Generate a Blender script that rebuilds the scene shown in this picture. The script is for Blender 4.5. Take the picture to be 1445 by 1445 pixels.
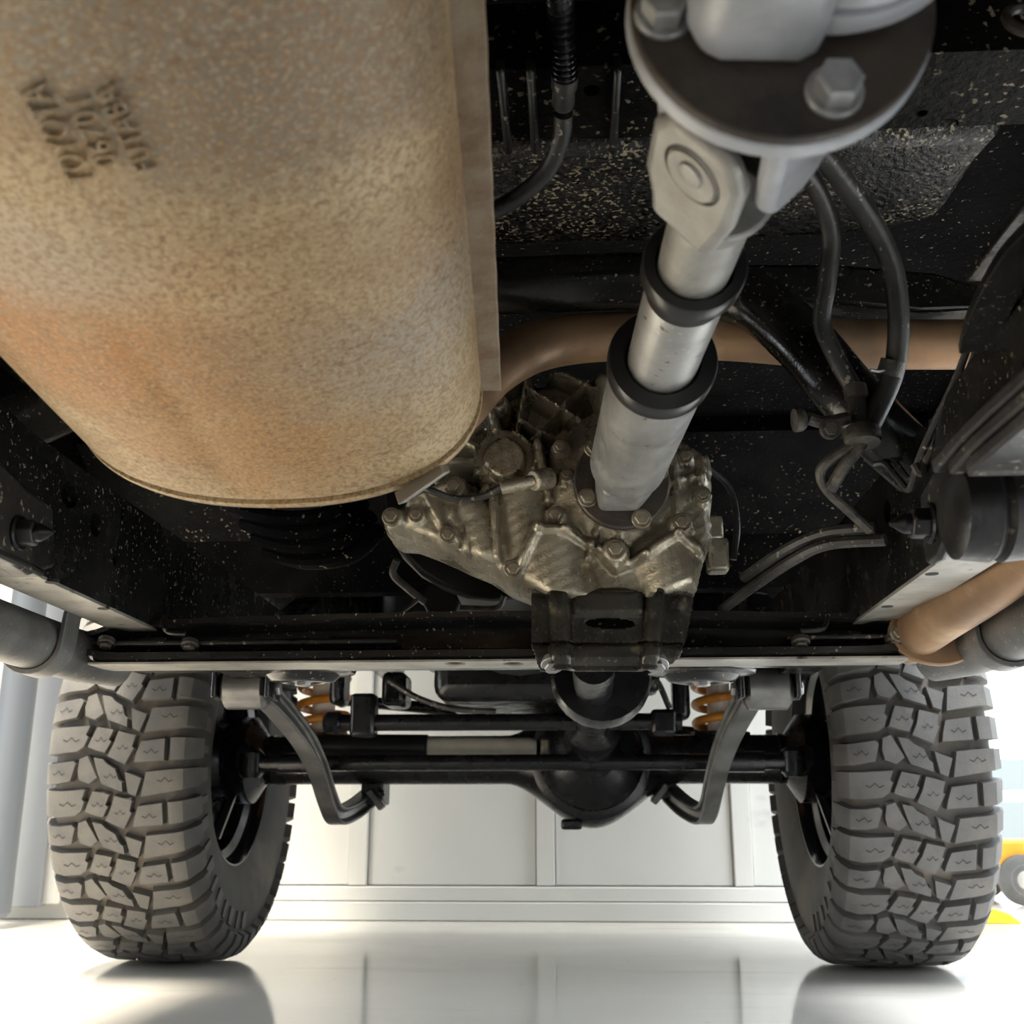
import bpy, bmesh, math, random
from mathutils import Vector as V, Matrix as M

random.seed(7)
for o in list(bpy.data.objects):
    bpy.data.objects.remove(o)
SC = bpy.context.scene
COL = SC.collection
R_ = math.radians

# ------------------------------------------------------------------ camera
FPX = 1550.0
CAM = V((0.12, 0.0, 0.285))
PSI, TH = R_(3.3), R_(15.8)
cd = bpy.data.cameras.new('camera')
cam = bpy.data.objects.new('camera', cd)
COL.objects.link(cam)
cam.location = CAM
cam.rotation_euler = (R_(90) + TH, 0, PSI)
cd.sensor_fit = 'HORIZONTAL'
cd.sensor_width = 36.0
cd.lens = FPX / 1445.0 * 36.0
cd.clip_start = 0.02
cd.dof.use_dof = True
cd.dof.focus_distance = 1.2
cd.dof.aperture_fstop = 11.0
SC.camera = cam

# ------------------------------------------------------------------ world, lights, exposure
w = bpy.data.worlds.new('world')
SC.world = w
w.use_nodes = True
bg = w.node_tree.nodes['Background']
bg.inputs[0].default_value = (0.88, 0.95, 1.0, 1)
bg.inputs[1].default_value = 2.9


def area(name, loc, rot, sx, sy, power, col, spread=180):
    l = bpy.data.lights.new(name, 'AREA')
    l.shape = 'RECTANGLE'
    l.size, l.size_y = sx, sy
    l.energy = power
    l.spread = R_(spread)
    l.color = col
    o = bpy.data.objects.new(name, l)
    COL.objects.link(o)
    o.location = loc
    o.rotation_euler = rot
    return o


area('ceiling_light_row', (0.0, 3.30, 3.1), (0, 0, 0), 3.4, 0.16, 34, (1.0, 0.96, 0.87))
area('ceiling_light_row', (-1.65, 1.5, 3.1), (0, 0, 0), 0.5, 1.8, 120, (1.0, 0.90, 0.74), 95)
area('ceiling_light_row', (1.75, 1.5, 3.1), (0, 0, 0), 0.5, 1.8, 60, (0.95, 0.97, 1.0), 95)
area('ceiling_light_row', (0.0, -2.6, 3.1), (0, 0, 0), 3.0, 0.6, 12, (1.0, 0.95, 0.86))

vs = SC.view_settings
vs.view_transform = 'Standard'
vs.look = 'None'
vs.exposure = 0.62
vs.gamma = 1.0
vs.use_curve_mapping = False
SC.cycles.max_bounces = 10
SC.cycles.diffuse_bounces = 7
SC.cycles.glossy_bounces = 5

# ------------------------------------------------------------------ placing: a pixel of the photo at a distance ahead
cF = V((-math.sin(PSI) * math.cos(TH), math.cos(PSI) * math.cos(TH), math.sin(TH)))
cR = V((math.cos(PSI), math.sin(PSI), 0))
cU = cR.cross(cF)


def ray(x, y):
    return cF + (x - 722.5) / FPX * cR - (y - 722.5) / FPX * cU


def at(x, y, Y):
    d = ray(x, y)
    return CAM + d * (Y / d.y)


def atz(x, y, Z):
    d = ray(x, y)
    return CAM + d * ((Z - CAM.z) / d.z)


# ------------------------------------------------------------------ materials
MATS = {}


def lerp_rgb(nt, fac, a, b):
    n = nt.nodes.new('ShaderNodeMix')
    n.data_type = 'RGBA'
    if isinstance(fac, float):
        n.inputs[0].default_value = fac
    else:
        nt.links.new(fac, n.inputs[0])
    for s, v in ((6, a), (7, b)):
        if isinstance(v, tuple):
            n.inputs[s].default_value = (*v, 1)
        else:
            nt.links.new(v, n.inputs[s])
    return n.outputs[2]


def noise(nt, scale, detail=4, rough=.55, sc=None, dist=0.0):
    tc = nt.nodes.get('TC')
    if not tc:
        tc = nt.nodes.new('ShaderNodeTexCoord')
        tc.name = 'TC'
    src = tc.outputs['Object']
    if sc:
        mp = nt.nodes.new('ShaderNodeMapping')
        mp.inputs['Scale'].default_value = sc
        nt.links.new(src, mp.inputs[0])
        src = mp.outputs[0]
    n = nt.nodes.new('ShaderNodeTexNoise')
    n.inputs['Scale'].default_value = scale
    n.inputs['Detail'].default_value = detail
    n.inputs['Roughness'].default_value = rough
    n.inputs['Distortion'].default_value = dist
    nt.links.new(src, n.inputs['Vector'])
    return n.outputs[0]


def ramp(nt, src, lo, hi, a=0.0, b=1.0):
    n = nt.nodes.new('ShaderNodeMapRange')
    n.inputs[1].default_value = lo
    n.inputs[2].default_value = hi
    n.inputs[3].default_value = a
    n.inputs[4].default_value = b
    nt.links.new(src, n.inputs[0])
    return n.outputs[0]


def math_(nt, op, a, b):
    n = nt.nodes.new('ShaderNodeMath')
    n.operation = op
    for i, v in enumerate((a, b)):
        if isinstance(v, (int, float)):
            n.inputs[i].default_value = v
        else:
            nt.links.new(v, n.inputs[i])
    return n.outputs[0]


def mat(name, c1, c2=None, scale=6, rough=.5, metal=0.0, lo=.4, hi=.65, bump=0.0, bscale=60,
        specks=None, rvar=0.0, layers=(), coat=0.0, spec=.5):
    """c1/c2 blended by noise; specks = list of (colour, scale, threshold, patch scale); layers = more (colour, scale, lo, hi, stretch)"""
    m = bpy.data.materials.new(name)
    m.use_nodes = True
    nt = m.node_tree
    b = nt.nodes['Principled BSDF']
    col = c1
    if c2:
        col = lerp_rgb(nt, ramp(nt, noise(nt, scale), lo, hi), c1, c2)
    for (c, s, l, h, st) in layers:
        col = lerp_rgb(nt, ramp(nt, noise(nt, s, 5, .6, st), l, h), col, c)
    for (c, s, t, ps) in (specks or []):
        f = ramp(nt, noise(nt, s, 2, .5), t, t + .035)
        if ps:
            f = math_(nt, 'MULTIPLY', f, ramp(nt, noise(nt, ps, 3), .42, .58))
        col = lerp_rgb(nt, f, col, c)
    if isinstance(col, tuple):
        b.inputs['Base Color'].default_value = (*col, 1)
    else:
        nt.links.new(col, b.inputs['Base Color'])
    b.inputs['Metallic'].default_value = metal
    b.inputs['Specular IOR Level'].default_value = spec
    if rvar:
        nt.links.new(ramp(nt, noise(nt, scale * 2.3, 4), .35, .7, max(.05, rough - rvar), min(1, rough + rvar)), b.inputs['Roughness'])
    else:
        b.inputs['Roughness'].default_value = rough
    if coat:
        b.inputs['Coat Weight'].default_value = coat
        b.inputs['Coat Roughness'].default_value = .08
    if bump:
        bp = nt.nodes.new('ShaderNodeBump')
        bp.inputs['Strength'].default_value = bump
        bp.inputs['Distance'].default_value = .004
        nt.links.new(noise(nt, bscale, 4, .6), bp.inputs['Height'])
        nt.links.new(bp.outputs[0], b.inputs['Normal'])
    MATS[name] = m
    return m


TAN = (.42, .34, .22)
def muffler_material():
    m = bpy.data.materials.new('muffler_steel')
    m.use_nodes = True
    nt = m.node_tree
    b = nt.nodes['Principled BSDF']
    col = lerp_rgb(nt, ramp(nt, noise(nt, 9, 5, .6), .38, .64), (.52, .40, .235), (.37, .26, .14))
    # stains with a place of their own: rust at the left and the front end, grey scale at the right, grime deepened with painted shade towards the tail
    for (pt, rad, c, amt) in (((165, 470, .60), .15, (.42, .19, .05), 1.0), ((330, 590, .72), .13, (.40, .215, .075), .85), ((620, 300, .55), .09, (.30, .19, .10), .7),
                              ((430, 440, .60), .10, (.34, .235, .135), .8), ((560, 420, .64), .10, (.34, .30, .25), .8), ((250, 20, .33), .13, (.22, .185, .14), .95), ((60, 330, .48), .07, (.40, .35, .29), .6),
                              ((420, 90, .38), .09, (.20, .15, .10), .75), ((640, 80, .40), .08, (.25, .19, .13), .8)):
        p = at(*pt)
        tc = nt.nodes['TC']
        dn = nt.nodes.new('ShaderNodeVectorMath')
        dn.operation = 'DISTANCE'
        nt.links.new(tc.outputs['Object'], dn.inputs[0])
        dn.inputs[1].default_value = p
        wob = math_(nt, 'ADD', dn.outputs['Value'], math_(nt, 'MULTIPLY', math_(nt, 'SUBTRACT', noise(nt, 22, 6, .7, (1, .55, 1)), .5), rad * 1.7))
        col = lerp_rgb(nt, math_(nt, 'MULTIPLY', ramp(nt, wob, rad, rad * .35), amt), col, c)
    # fine mottling
    col = lerp_rgb(nt, math_(nt, 'MULTIPLY', ramp(nt, noise(nt, 300, 4, .62, (1, .8, 1)), .48, .58), .68), col, (.25, .14, .058))
    col = lerp_rgb(nt, math_(nt, 'MULTIPLY', ramp(nt, noise(nt, 420, 3, .6), .52, .66), .40), col, (.64, .53, .36))
    f = math_(nt, 'MULTIPLY', ramp(nt, noise(nt, 170, 4, .65), .55, .61), ramp(nt, noise(nt, 11, 3), .44, .56))
    col = lerp_rgb(nt, math_(nt, 'MULTIPLY', f, .6), col, (.17, .10, .05))
    nt.links.new(col, b.inputs['Base Color'])
    b.inputs['Metallic'].default_value = .15
    b.inputs['Roughness'].default_value = .58
    bp = nt.nodes.new('ShaderNodeBump')
    bp.inputs['Strength'].default_value = .35
    bp.inputs['Distance'].default_value = .002
    nt.links.new(noise(nt, 300, 4, .6), bp.inputs['Height'])
    nt.links.new(bp.outputs[0], b.inputs['Normal'])
    MATS['muffler_steel'] = m


muffler_material()
mat('muffler_edge', (.30, .24, .17), (.20, .13, .08), 30, .6, .3, bump=.3, bscale=200)
mat('shaft_grey', (.42, .42, .41), (.32, .32, .315), 18, .42, .55, bump=.12, bscale=420, rvar=.1,
    specks=[((.55, .55, .53), 300, .66, 0), ((.14, .13, .12), 120, .68, 0)])
mat('cast_silver', (.50, .52, .56), (.36, .37, .39), 22, .48, .35, bump=.15, bscale=260, rvar=.1,
    layers=[((.42, .34, .24), 16, .62, .75, None)])
mat('flange_brown', (.075, .058, .045), (.035, .03, .028), 24, .5, .3, bump=.2, bscale=200, rvar=.15)
mat('yoke_grey', (.40, .40, .38), (.30, .29, .27), 26, .48, .4, bump=.2, bscale=260,
    layers=[((.16, .13, .10), 18, .60, .75, None)])
mat('ring_black', (.018, .018, .019), None, 6, .28, 0)
mat('cast_alloy', (.56, .51, .40), (.33, .29, .22), 16, .33, .65, .36, .62, .25, 320, rvar=.12,
    layers=[((.13, .10, .072), 13, .56, .76, None), ((.62, .57, .46), 34, .58, .74, None)],
    specks=[((.66, .60, .47), 300, .66, 14)])
mat('bolt_steel', (.36, .32, .25), (.20, .16, .11), 60, .42, .6, bump=.15, bscale=300)
mat('bolt_grey', (.42, .42, .42), (.25, .25, .25), 50, .4, .5)
mat('black_gloss', (.012, .012, .013), (.020, .019, .018), 9, .17, 0, bump=.06, bscale=120, rvar=.06,
    specks=[((.30, .26, .19), 190, .66, 10)])
mat('bracket_black', (.075, .070, .060), (.035, .033, .029), 20, .26, .55, bump=.06, bscale=150, rvar=.08, layers=[((.22, .19, .135), 30, .62, .70, None)], specks=[((.24, .21, .15), 230, .66, 16)])
mat('worn_lit_steel', (.42, .40, .355), (.25, .24, .215), 20, .30, .2, bump=.1, bscale=160, layers=[((.03, .03, .03), 45, .60, .68, None)])  # wear, with the bright floor's light put into the pale colour
mat('black_dusty', (.010, .010, .011), (.034, .032, .028), 7, .36, 0, .45, .75, .12, 140, rvar=.12,
    specks=[((.26, .22, .16), 150, .645, 8)])
mat('black_chassis', (.009, .009, .009), (.022, .021, .019), 8, .24, 0, .45, .75, .10, 90, rvar=.10, spec=.45,
    specks=[((.26, .225, .165), 230, .655, 9)], layers=[((.12, .105, .085), 26, .66, .80, (.5, 1, .18))])
mat('underseal', (.005, .005, .005), (.012, .011, .010), 14, .32, 0, bump=.9, bscale=150, rvar=.1, spec=.4,
    specks=[((.34, .29, .20), 230, .585, 9), ((.30, .25, .18), 120, .66, 12)])
mat('beam_underseal', (.004, .004, .004), (.009, .0085, .0075), 16, .5, 0, bump=.6, bscale=120, spec=.05, specks=[((.24, .20, .14), 140, .63, 12)])
mat('underseal_dark', (.003, .003, .0035), (.006, .006, .006), 14, .75, 0, bump=.5, bscale=140, spec=.05,
    specks=[((.25, .21, .15), 150, .66, 8)])
mat('engine_black', (.006, .006, .007), (.012, .012, .013), 10, .42, 0, bump=.2, bscale=60, spec=.25)
mat('satin_black', (.007, .007, .008), (.012, .012, .014), 12, .28, 0, rvar=.08)
mat('hose_rubber', (.020, .020, .021), (.045, .042, .038), 30, .42, 0, bump=.15, bscale=150,
    specks=[((.36, .32, .25), 170, .64, 14)])
mat('line_dirty', (.10, .09, .075), (.035, .032, .03), 60, .45, .2, bump=.4, bscale=200)
mat('exhaust_brown', (.36, .215, .115), (.20, .13, .08), 11, .55, .35, .38, .66, .12, 200, rvar=.1,
    layers=[((.50, .36, .22), 8, .55, .7, None)])
mat('step_grey', (.19, .187, .18), (.09, .09, .088), 12, .42, .25, bump=.15, bscale=220,
    specks=[((.32, .30, .27), 190, .67, 0)])
mat('arm_grey', (.20, .197, .19), (.10, .098, .095), 14, .30, .6, bump=.1, bscale=200)
mat('tyre_rubber', (.105, .101, .097), (.078, .076, .074), 14, .62, 0, bump=.25, bscale=300,
    layers=[((.15, .135, .115), 8, .52, .78, None)])
mat('tyre_wall', (.040, .037, .034), (.075, .064, .052), 7, .62, 0, bump=.2, bscale=200,
    layers=[((.17, .14, .11), 5, .52, .78, None)])
mat('sipe', (.02, .02, .02), None, 6, .8, 0)
mat('rim_black', (.012, .012, .014), None, 6, .16, 0, coat=.6)
mat('orange_paint', (.72, .29, .035), (.58, .20, .02), 30, .35, 0)
mat('shock_white', (.80, .77, .70), (.70, .67, .60), 20, .4, 0)
mat('damper_beige', (.50, .47, .40), (.42, .39, .33), 20, .4, 0)
mat('floor_epoxy', (.76, .735, .685), (.71, .685, .635), 2.2, .09, 0, .35, .7, .015, 14, rvar=.05,
    specks=[((.40, .38, .34), 60, .74, 0)], layers=[((.58, .555, .51), 3.0, .60, .80, (.35, 2.2, 1))])
mat('wall_paint', (.67, .665, .635), (.635, .63, .60), 2, .5, 0,
    layers=[((.47, .47, .455), 3.6, .66, .80, (1, 1, 1.6))])
mat('wall_grey', (.27, .29, .32), (.25, .265, .295), 3, .5, 0)
mat('column_grey', (.12, .137, .165), None, 3, .45, 0)
mat('beam_cream', (.62, .58, .44), None, 3, .6, 0)
mat('rail_grey', (.30, .33, .33), None, 3, .5, 0)
mat('cart_yellow', (.80, .36, .015), (.70, .30, .01), 8, .4, 0)
mat('chock_yellow', (.85, .60, .02), None, 8, .45, 0)
mat('galvanised', (.45, .43, .40), (.36, .34, .31), 20, .4, .5)
mat('body_white', (.62, .60, .55), None, 3, .3, 0)


# ------------------------------------------------------------------ mesh builder
class MB:
    def __init__(s):
        s.v, s.f, s.mi = [], [], []

    def add(s, vs, fs, mi=0):
        n = len(s.v)
        s.v += [V(p) for p in vs]
        s.f += [tuple(i + n for i in f) for f in fs]
        s.mi += [mi] * len(fs)
        return s

    def box(s, c, sz, rot=None):
        c = V(c)
        h = V(sz) / 2
        vs = []
        for k in range(8):
            p = V((h.x * (1 if k & 1 else -1), h.y * (1 if k & 2 else -1), h.z * (1 if k & 4 else -1)))
            if rot:
                p = rot @ p
            vs.append(c + p)
        return s.add(vs, [(0, 2, 3, 1), (4, 5, 7, 6), (0, 1, 5, 4), (2, 6, 7, 3), (0, 4, 6, 2), (1, 3, 7, 5)])

    def frame(s, d, up=V((0, 0, 1))):
        d = d.normalized()
        if abs(d.dot(up)) > .98:
            up = V((0, 1, 0))
        a = up.cross(d).normalized()
        return a, d.cross(a)

    def lathe(s, p0, d, prof, seg=32, cap=True, ref=V((0, 0, 1))):
        """prof: list of (t along d, r)"""
        p0, d = V(p0), V(d).normalized()
        a, b = s.frame(d, ref)
        vs, fs = [], []
        for t, r in prof:
            for k in range(seg):
                g = 2 * math.pi * k / seg
                vs.append(p0 + d * t + (a * math.cos(g) + b * math.sin(g)) * r)
        for i in range(len(prof) - 1):
            for k in range(seg):
                k2 = (k + 1) % seg
                fs.append((i * seg + k, i * seg + k2, (i + 1) * seg + k2, (i + 1) * seg + k))
        if cap:
            fs.append(tuple(range(seg - 1, -1, -1)))
            fs.append(tuple((len(prof) - 1) * seg + k for k in range(seg)))
        return s.add(vs, fs)

    def cyl(s, p0, p1, r0, r1=None, seg=24):
        p0, p1 = V(p0), V(p1)
        return s.lathe(p0, p1 - p0, [(0, r0), ((p1 - p0).length, r0 if r1 is None else r1)], seg)

    def prism(s, pts, off):
        """closed polygon (3D points) extruded by off"""
        n = len(pts)
        off = V(off)
        vs = [V(p) for p in pts] + [V(p) + off for p in pts]
        fs = [tuple(range(n - 1, -1, -1)), tuple(range(n, 2 * n))]
        fs += [(i, (i + 1) % n, n + (i + 1) % n, n + i) for i in range(n)]
        return s.add(vs, fs)

    def sweep(s, path, prof, up=V((0, 0, 1)), cap=True):
        """prof: closed list of (a, b) in the frame (side, up); prof may be a function of the fraction"""
        path = [V(p) for p in path]
        n = len(path)
        vs, fs = [], []
        m = None
        for i, p in enumerate(path):
            d = (path[min(i + 1, n - 1)] - path[max(i - 1, 0)]).normalized()
            a, b = s.frame(d, up)
            pf = prof(i / (n - 1)) if callable(prof) else prof
            m = len(pf)
            for (u, v_) in pf:
                vs.append(p + a * u + b * v_)
        for i in range(n - 1):
            for k in range(m):
                k2 = (k + 1) % m
                fs.append((i * m + k, i * m + k2, (i + 1) * m + k2, (i + 1) * m + k))
        if cap:
            fs.append(tuple(range(m - 1, -1, -1)))
            fs.append(tuple((n - 1) * m + k for k in range(m)))
        return s.add(vs, fs)

    def tube(s, path, r, seg=14, cap=True):
        """round tube with parallel-transported frame; r number or function of the fraction"""
        path = [V(p) for p in path]
        n = len(path)
        vs, fs = [], []
        d0 = (path[1] - path[0]).normalized()
        a, b = s.frame(d0)
        for i, p in enumerate(path):
            d = (path[min(i + 1, n - 1)] - path[max(i - 1, 0)]).normalized()
            a = (a - d * a.dot(d)).normalized()
            b = d.cross(a)
            rr = r(i / (n - 1)) if callable(r) else r
            for k in range(seg):
                g = 2 * math.pi * k / seg
                vs.append(p + (a * math.cos(g) + b * math.sin(g)) * rr)
        for i in range(n - 1):
            for k in range(seg):
                k2 = (k + 1) % seg
                fs.append((i * seg + k, i * seg + k2, (i + 1) * seg + k2, (i + 1) * seg + k))
        if cap:
            fs.append(tuple(range(seg - 1, -1, -1)))
            fs.append(tuple((n - 1) * seg + k for k in range(seg)))
        return s.add(vs, fs)

    def mesh(s, name, mats, smooth=35):
        me = bpy.data.meshes.new(name)
        me.from_pydata([tuple(v) for v in s.v], [], s.f)
        for m in (mats if isinstance(mats, (list, tuple)) else [mats]):
            me.materials.append(MATS[m] if isinstance(m, str) else m)
        if any(s.mi):
            me.polygons.foreach_set('material_index', s.mi)
        bm = bmesh.new()
        bm.from_mesh(me)
        bmesh.ops.recalc_face_normals(bm, faces=bm.faces)
        bm.to_mesh(me)
        bm.free()
        if smooth:
            me.shade_smooth()
            me.set_sharp_from_angle(angle=R_(smooth))
        return me

    def build(s, name, m, parent=None, bevel=0.0, smooth=35, seg=2, label=None):
        o = bpy.data.objects.new(name, s.mesh(name, m, smooth))
        COL.objects.link(o)
        o.parent = parent
        if label:
            o['label'] = label
        if bevel:
            md = o.modifiers.new('bevel', 'BEVEL')
            md.width = bevel
            md.segments = seg
            md.limit_method = 'ANGLE'
            md.angle_limit = R_(38)
            md.harden_normals = False
        return o


def curve(pts, n=10):
    """Catmull-Rom through the points"""
    pts = [V(p) for p in pts]
    q = [pts[0] * 2 - pts[1]] + pts + [pts[-1] * 2 - pts[-2]]
    out = []
    for i in range(1, len(q) - 2):
        p0, p1, p2, p3 = q[i - 1:i + 3]
        for k in range(n):
            t = k / n
            out.append(.5 * ((2 * p1) + (p2 - p0) * t + (2 * p0 - 5 * p1 + 4 * p2 - p3) * t * t + (3 * p1 - p0 - 3 * p2 + p3) * t ** 3))
    out.append(pts[-1])
    return out


def px(pts, n=10, smooth=True):
    """list of (x, y, Y) -> 3D points, smoothed"""
    p = [at(*t) for t in pts]
    return curve(p, n) if smooth else p


def empty(name, loc=(0, 0, 0), parent=None, label=None):
    o = bpy.data.objects.new(name, None)
    o.empty_display_size = .05
    COL.objects.link(o)
    o.location = loc
    o.parent = parent
    if label:
        o['label'] = label
    return o


def thing(o, label, cat, group=None):
    o['label'] = label
    o['category'] = cat
    if group:
        o['group'] = group
    return o


def struct(o):
    o['kind'] = 'structure'
    return o


def cut(o, cutters):
    """drill the builder meshes in cutters out of o for good"""
    for c in cutters:
        t = c.build('drill', 'sipe')
        md = o.modifiers.new('d', 'BOOLEAN')
        md.object = t
        md.operation = 'DIFFERENCE'
        md.solver = 'EXACT'
        dg = bpy.context.evaluated_depsgraph_get()
        me = bpy.data.meshes.new_from_object(o.evaluated_get(dg))
        o.modifiers.clear()
        o.data = me
        bpy.data.objects.remove(t)
    o.data.shade_smooth()
    o.data.set_sharp_from_angle(angle=R_(35))
    return o


_bolts = {}


def bolt(p, d, r, m, parent, name='bolt', washer=1.45, h=.8):
    """flanged hex bolt head, shared mesh, axis d, across-corner radius r"""
    key = (round(r, 4), m, washer, h)
    if key not in _bolts:
        b = MB()
        b.lathe((0, 0, 0), (0, 0, 1), [(-r * .6, r * washer), (r * .16, r * washer), (r * .26, r * washer * .93)], 20)
        b.lathe((0, 0, 0), (0, 0, 1), [(r * .2, r), (r * (h - .1), r), (r * h, r * .86)], 6)
        b.lathe((0, 0, 0), (0, 0, 1), [(r * .2, r * .55), (r * (h + .04), r * .55)], 12)
        _bolts[key] = b.mesh('bolt', m, 30)
    o = bpy.data.objects.new(name, _bolts[key])
    COL.objects.link(o)
    o.parent = parent
    o.matrix_world = M.Translation(V(p)) @ V(d).to_track_quat('Z', 'Y').to_matrix().to_4x4()
    return o


# ================================================================== THE ROOM
WALL_Y = 3.52


def slab(name, c, sz, m, parent=None, bevel=0.0):
    return MB().box(c, sz).build(name, m, parent, bevel)


fl = struct(slab('floor', (0, 1.5, -.05), (30, 30, .1), 'floor_epoxy'))
wall = struct(slab('wall_front', (-.62, WALL_Y + .10, 1.65), (3.7, .12, 3.3), 'wall_paint'))
# boards on the front wall: stiles, bottom rail, kick board, and the sunken panels between
stile_px = [(-1.76, .06), (-1.17, .058), (-.559, .056), (.020, .056), (.618, .056), (1.19, .06)]
for (x, wd) in stile_px:
    slab('stile', (x, WALL_Y + .02, 1.7), (wd, .05, 3.2 - .002), 'wall_paint', wall, .003)
for i in range(len(stile_px) - 1):
    x0, x1 = stile_px[i][0] + .031, stile_px[i + 1][0] - .031
    slab('panel', ((x0 + x1) / 2, WALL_Y + .028, 1.7), (x1 - x0, .03, 3.2 - .004), 'wall_paint', wall, .002)
bx0, bx1 = -2.45, 1.22
slab('bottom_rail', ((bx0 + bx1) / 2, WALL_Y + .015, .0775), (bx1 - bx0, .06, .041), 'wall_paint', wall, .003)
slab('kick_board', ((bx0 + bx1) / 2, WALL_Y + .010, .028), (bx1 - bx0, .065, .053), 'wall_paint', wall, .003)
# left wall: a closed stretch at the front corner; unseen bay, lintel and back stretch added to shape the light
wl = struct(slab('wall_left', (-2.55, 2.95, 1.65), (.12, 1.3, 3.3), 'wall_grey'))
slab('panel', (-2.48, 2.95, 1.65), (.03, 1.2, 3.2), 'wall_grey', wl, .004)
slab('added_back_stretch', (-2.55, -1.45, 1.65), (.12, 4.5, 3.3), 'wall_grey', wl)
slab('lintel', (-2.55, 1.4, 2.95), (.12, 1.8, .7), 'wall_grey', wl)
struct(slab('added_wall_right', (3.0, -1.3, 1.65), (.12, 4.9, 3.3), 'wall_grey'))  # unseen wall, added to let side light in from the front only
struct(slab('added_wall_back', (-.2, -3.7, 1.65), (5.0, .12, 3.3), 'wall_paint'))  # unseen rear wall, added to cut the light from behind
struct(slab('ceiling', (-.2, .3, 3.36), (5.0, 6.6, .08), 'wall_paint'))

# grey leaf of the sliding door standing before the wall at the left edge
dr = struct(empty('door_1', (-1.60, 3.42, 0)))
MB().box((0.02, 0, 1.22), (.17, .05, 2.36)).build('door_leaf', 'wall_grey', dr, .006)
MB().box((.125, .012, 1.22), (.045, .03, 2.34)).build('edge_strip', 'wall_paint', dr, .004)
col_ = struct(empty('trim_1', (-1.525, 3.18, 0)))
MB().lathe((0, 0, .03), (0, 0, 1), [(0, .040), (.012, .050), (2.6, .050)], 28).build('post', 'column_grey', col_)

# the bright bay beyond the right end of the wall
by = 6.4
struct(slab('trim_4', (3.4, by + .1, .30), (6.0, .12, .20), 'rail_grey'))
bay = struct(slab('trim_2', (3.6, by + .1, 1.03), (6.4, .14, .34), 'beam_cream'))
bay2 = struct(slab('trim_3', (3.6, by + .1, .545), (6.4, .08, .17), 'rail_grey'))

# yellow cart and chock on the floor beyond the right wheel
cart = empty('workshop_cart', (1.66, 4.45, 0))
cb = MB()
prof = [(-.12, .10), (-.14, .19), (-.10, .225), (.75, .225), (.80, .18), (.80, .10), (.62, .085), (.10, .085)]
cb.prism([(x, -.20, z) for x, z in prof], (0, .4, 0)).build('body', 'cart_yellow', cart, .012)
for (wx, wy) in ((.05, -.21), (.65, -.21), (.05, .21), (.65, .21)):
    wh = MB().lathe((wx, wy - .028, .088), (0, 1, 0), [(0, .05), (.004, .076), (.014, .088), (.042, .088), (.052, .076), (.056, .05)], 32).build('wheel', 'tyre_rubber', cart)
    MB().lathe((wx, wy - .031, .088), (0, 1, 0), [(0, .012), (.002, .03), (.008, .045), (.003, .053), (.058, .053), (.062, .015)], 28).build('wheel_hub', 'galvanised', wh)
thing(cart, 'yellow wheeled workshop cart with grey hubs beyond the right tyre', 'cart')
ck = MB().prism([(-.09, 0, 0), (.07, 0, 0), (.035, 0, .028), (-.05, 0, .055), (-.09, 0, .055)], (0, .09, 0)).build('floor_chock', 'chock_yellow', None, .004)
ck.location = (1.345, 3.50, 0.0005)
thing(ck, 'small bright yellow chock lying on the floor behind the right tyre', 'chock')

# ================================================================== THE VEHICLE
CAR = empty('off_road_vehicle', (0, 0, 0))
thing(CAR, 'off-road vehicle seen from underneath, rusty tan muffler, grey propeller shaft, chunky mud tyres', 'vehicle')

# ------------------------------------------------------------------ body
MB().box((0, .25, .985), (1.62, 3.7, .05)).build('floor_pan', 'underseal_dark', CAR)
bt = MB()
for s in (-1, 1):
    bt.box((s * .80, .20, .86), (.09, 3.5, .26))
    bt.box((s * .86, .6, 1.3), (.03, 4.9, .75))
bt.box((0, .6, 1.70), (1.75, 4.9, .04)).box((0, 2.75, 1.15), (1.62, .9, .06)).box((0, -1.75, 1.2), (1.72, .04, .9))
bt.build('body_shell', 'underseal_dark', CAR, .01)
MB().box((0, 3.05, .84), (1.66, .12, .20)).build('front_bumper', 'satin_black', CAR, .03)

fw = MB().box((0, 2.02, .98), (1.62, .04, .56)).box((0, 1.90, .88), (1.5, .26, .04), M.Rotation(-.5, 3, 'X'))
for s in (-1, 1):
    fw.box((s * .50, 2.6, .98), (.03, 1.1, .40)).box((s * .68, 2.5, 1.06), (.38, .95, .03))
fw.build('firewall', 'underseal_dark', CAR)
MB().box((0, 3.0, 1.0), (.8, .06, .42)).build('radiator', 'engine_black', CAR, .01)
# rear axle, wheels and fuel tank behind the camera, which shade the underside
ra = MB().cyl((-.62, -.30, .44), (.62, -.30, .44), .05)
ra.lathe((.15, -.42, .44), (0, 1, 0), [(0, .06), (.04, .12), (.2, .13), (.26, .07)], 24)
ra.build('rear_axle', 'satin_black', CAR)
MB().box((-.1, -1.1, .66), (.8, .8, .26)).build('fuel_tank', 'satin_black', CAR, .04)

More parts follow.
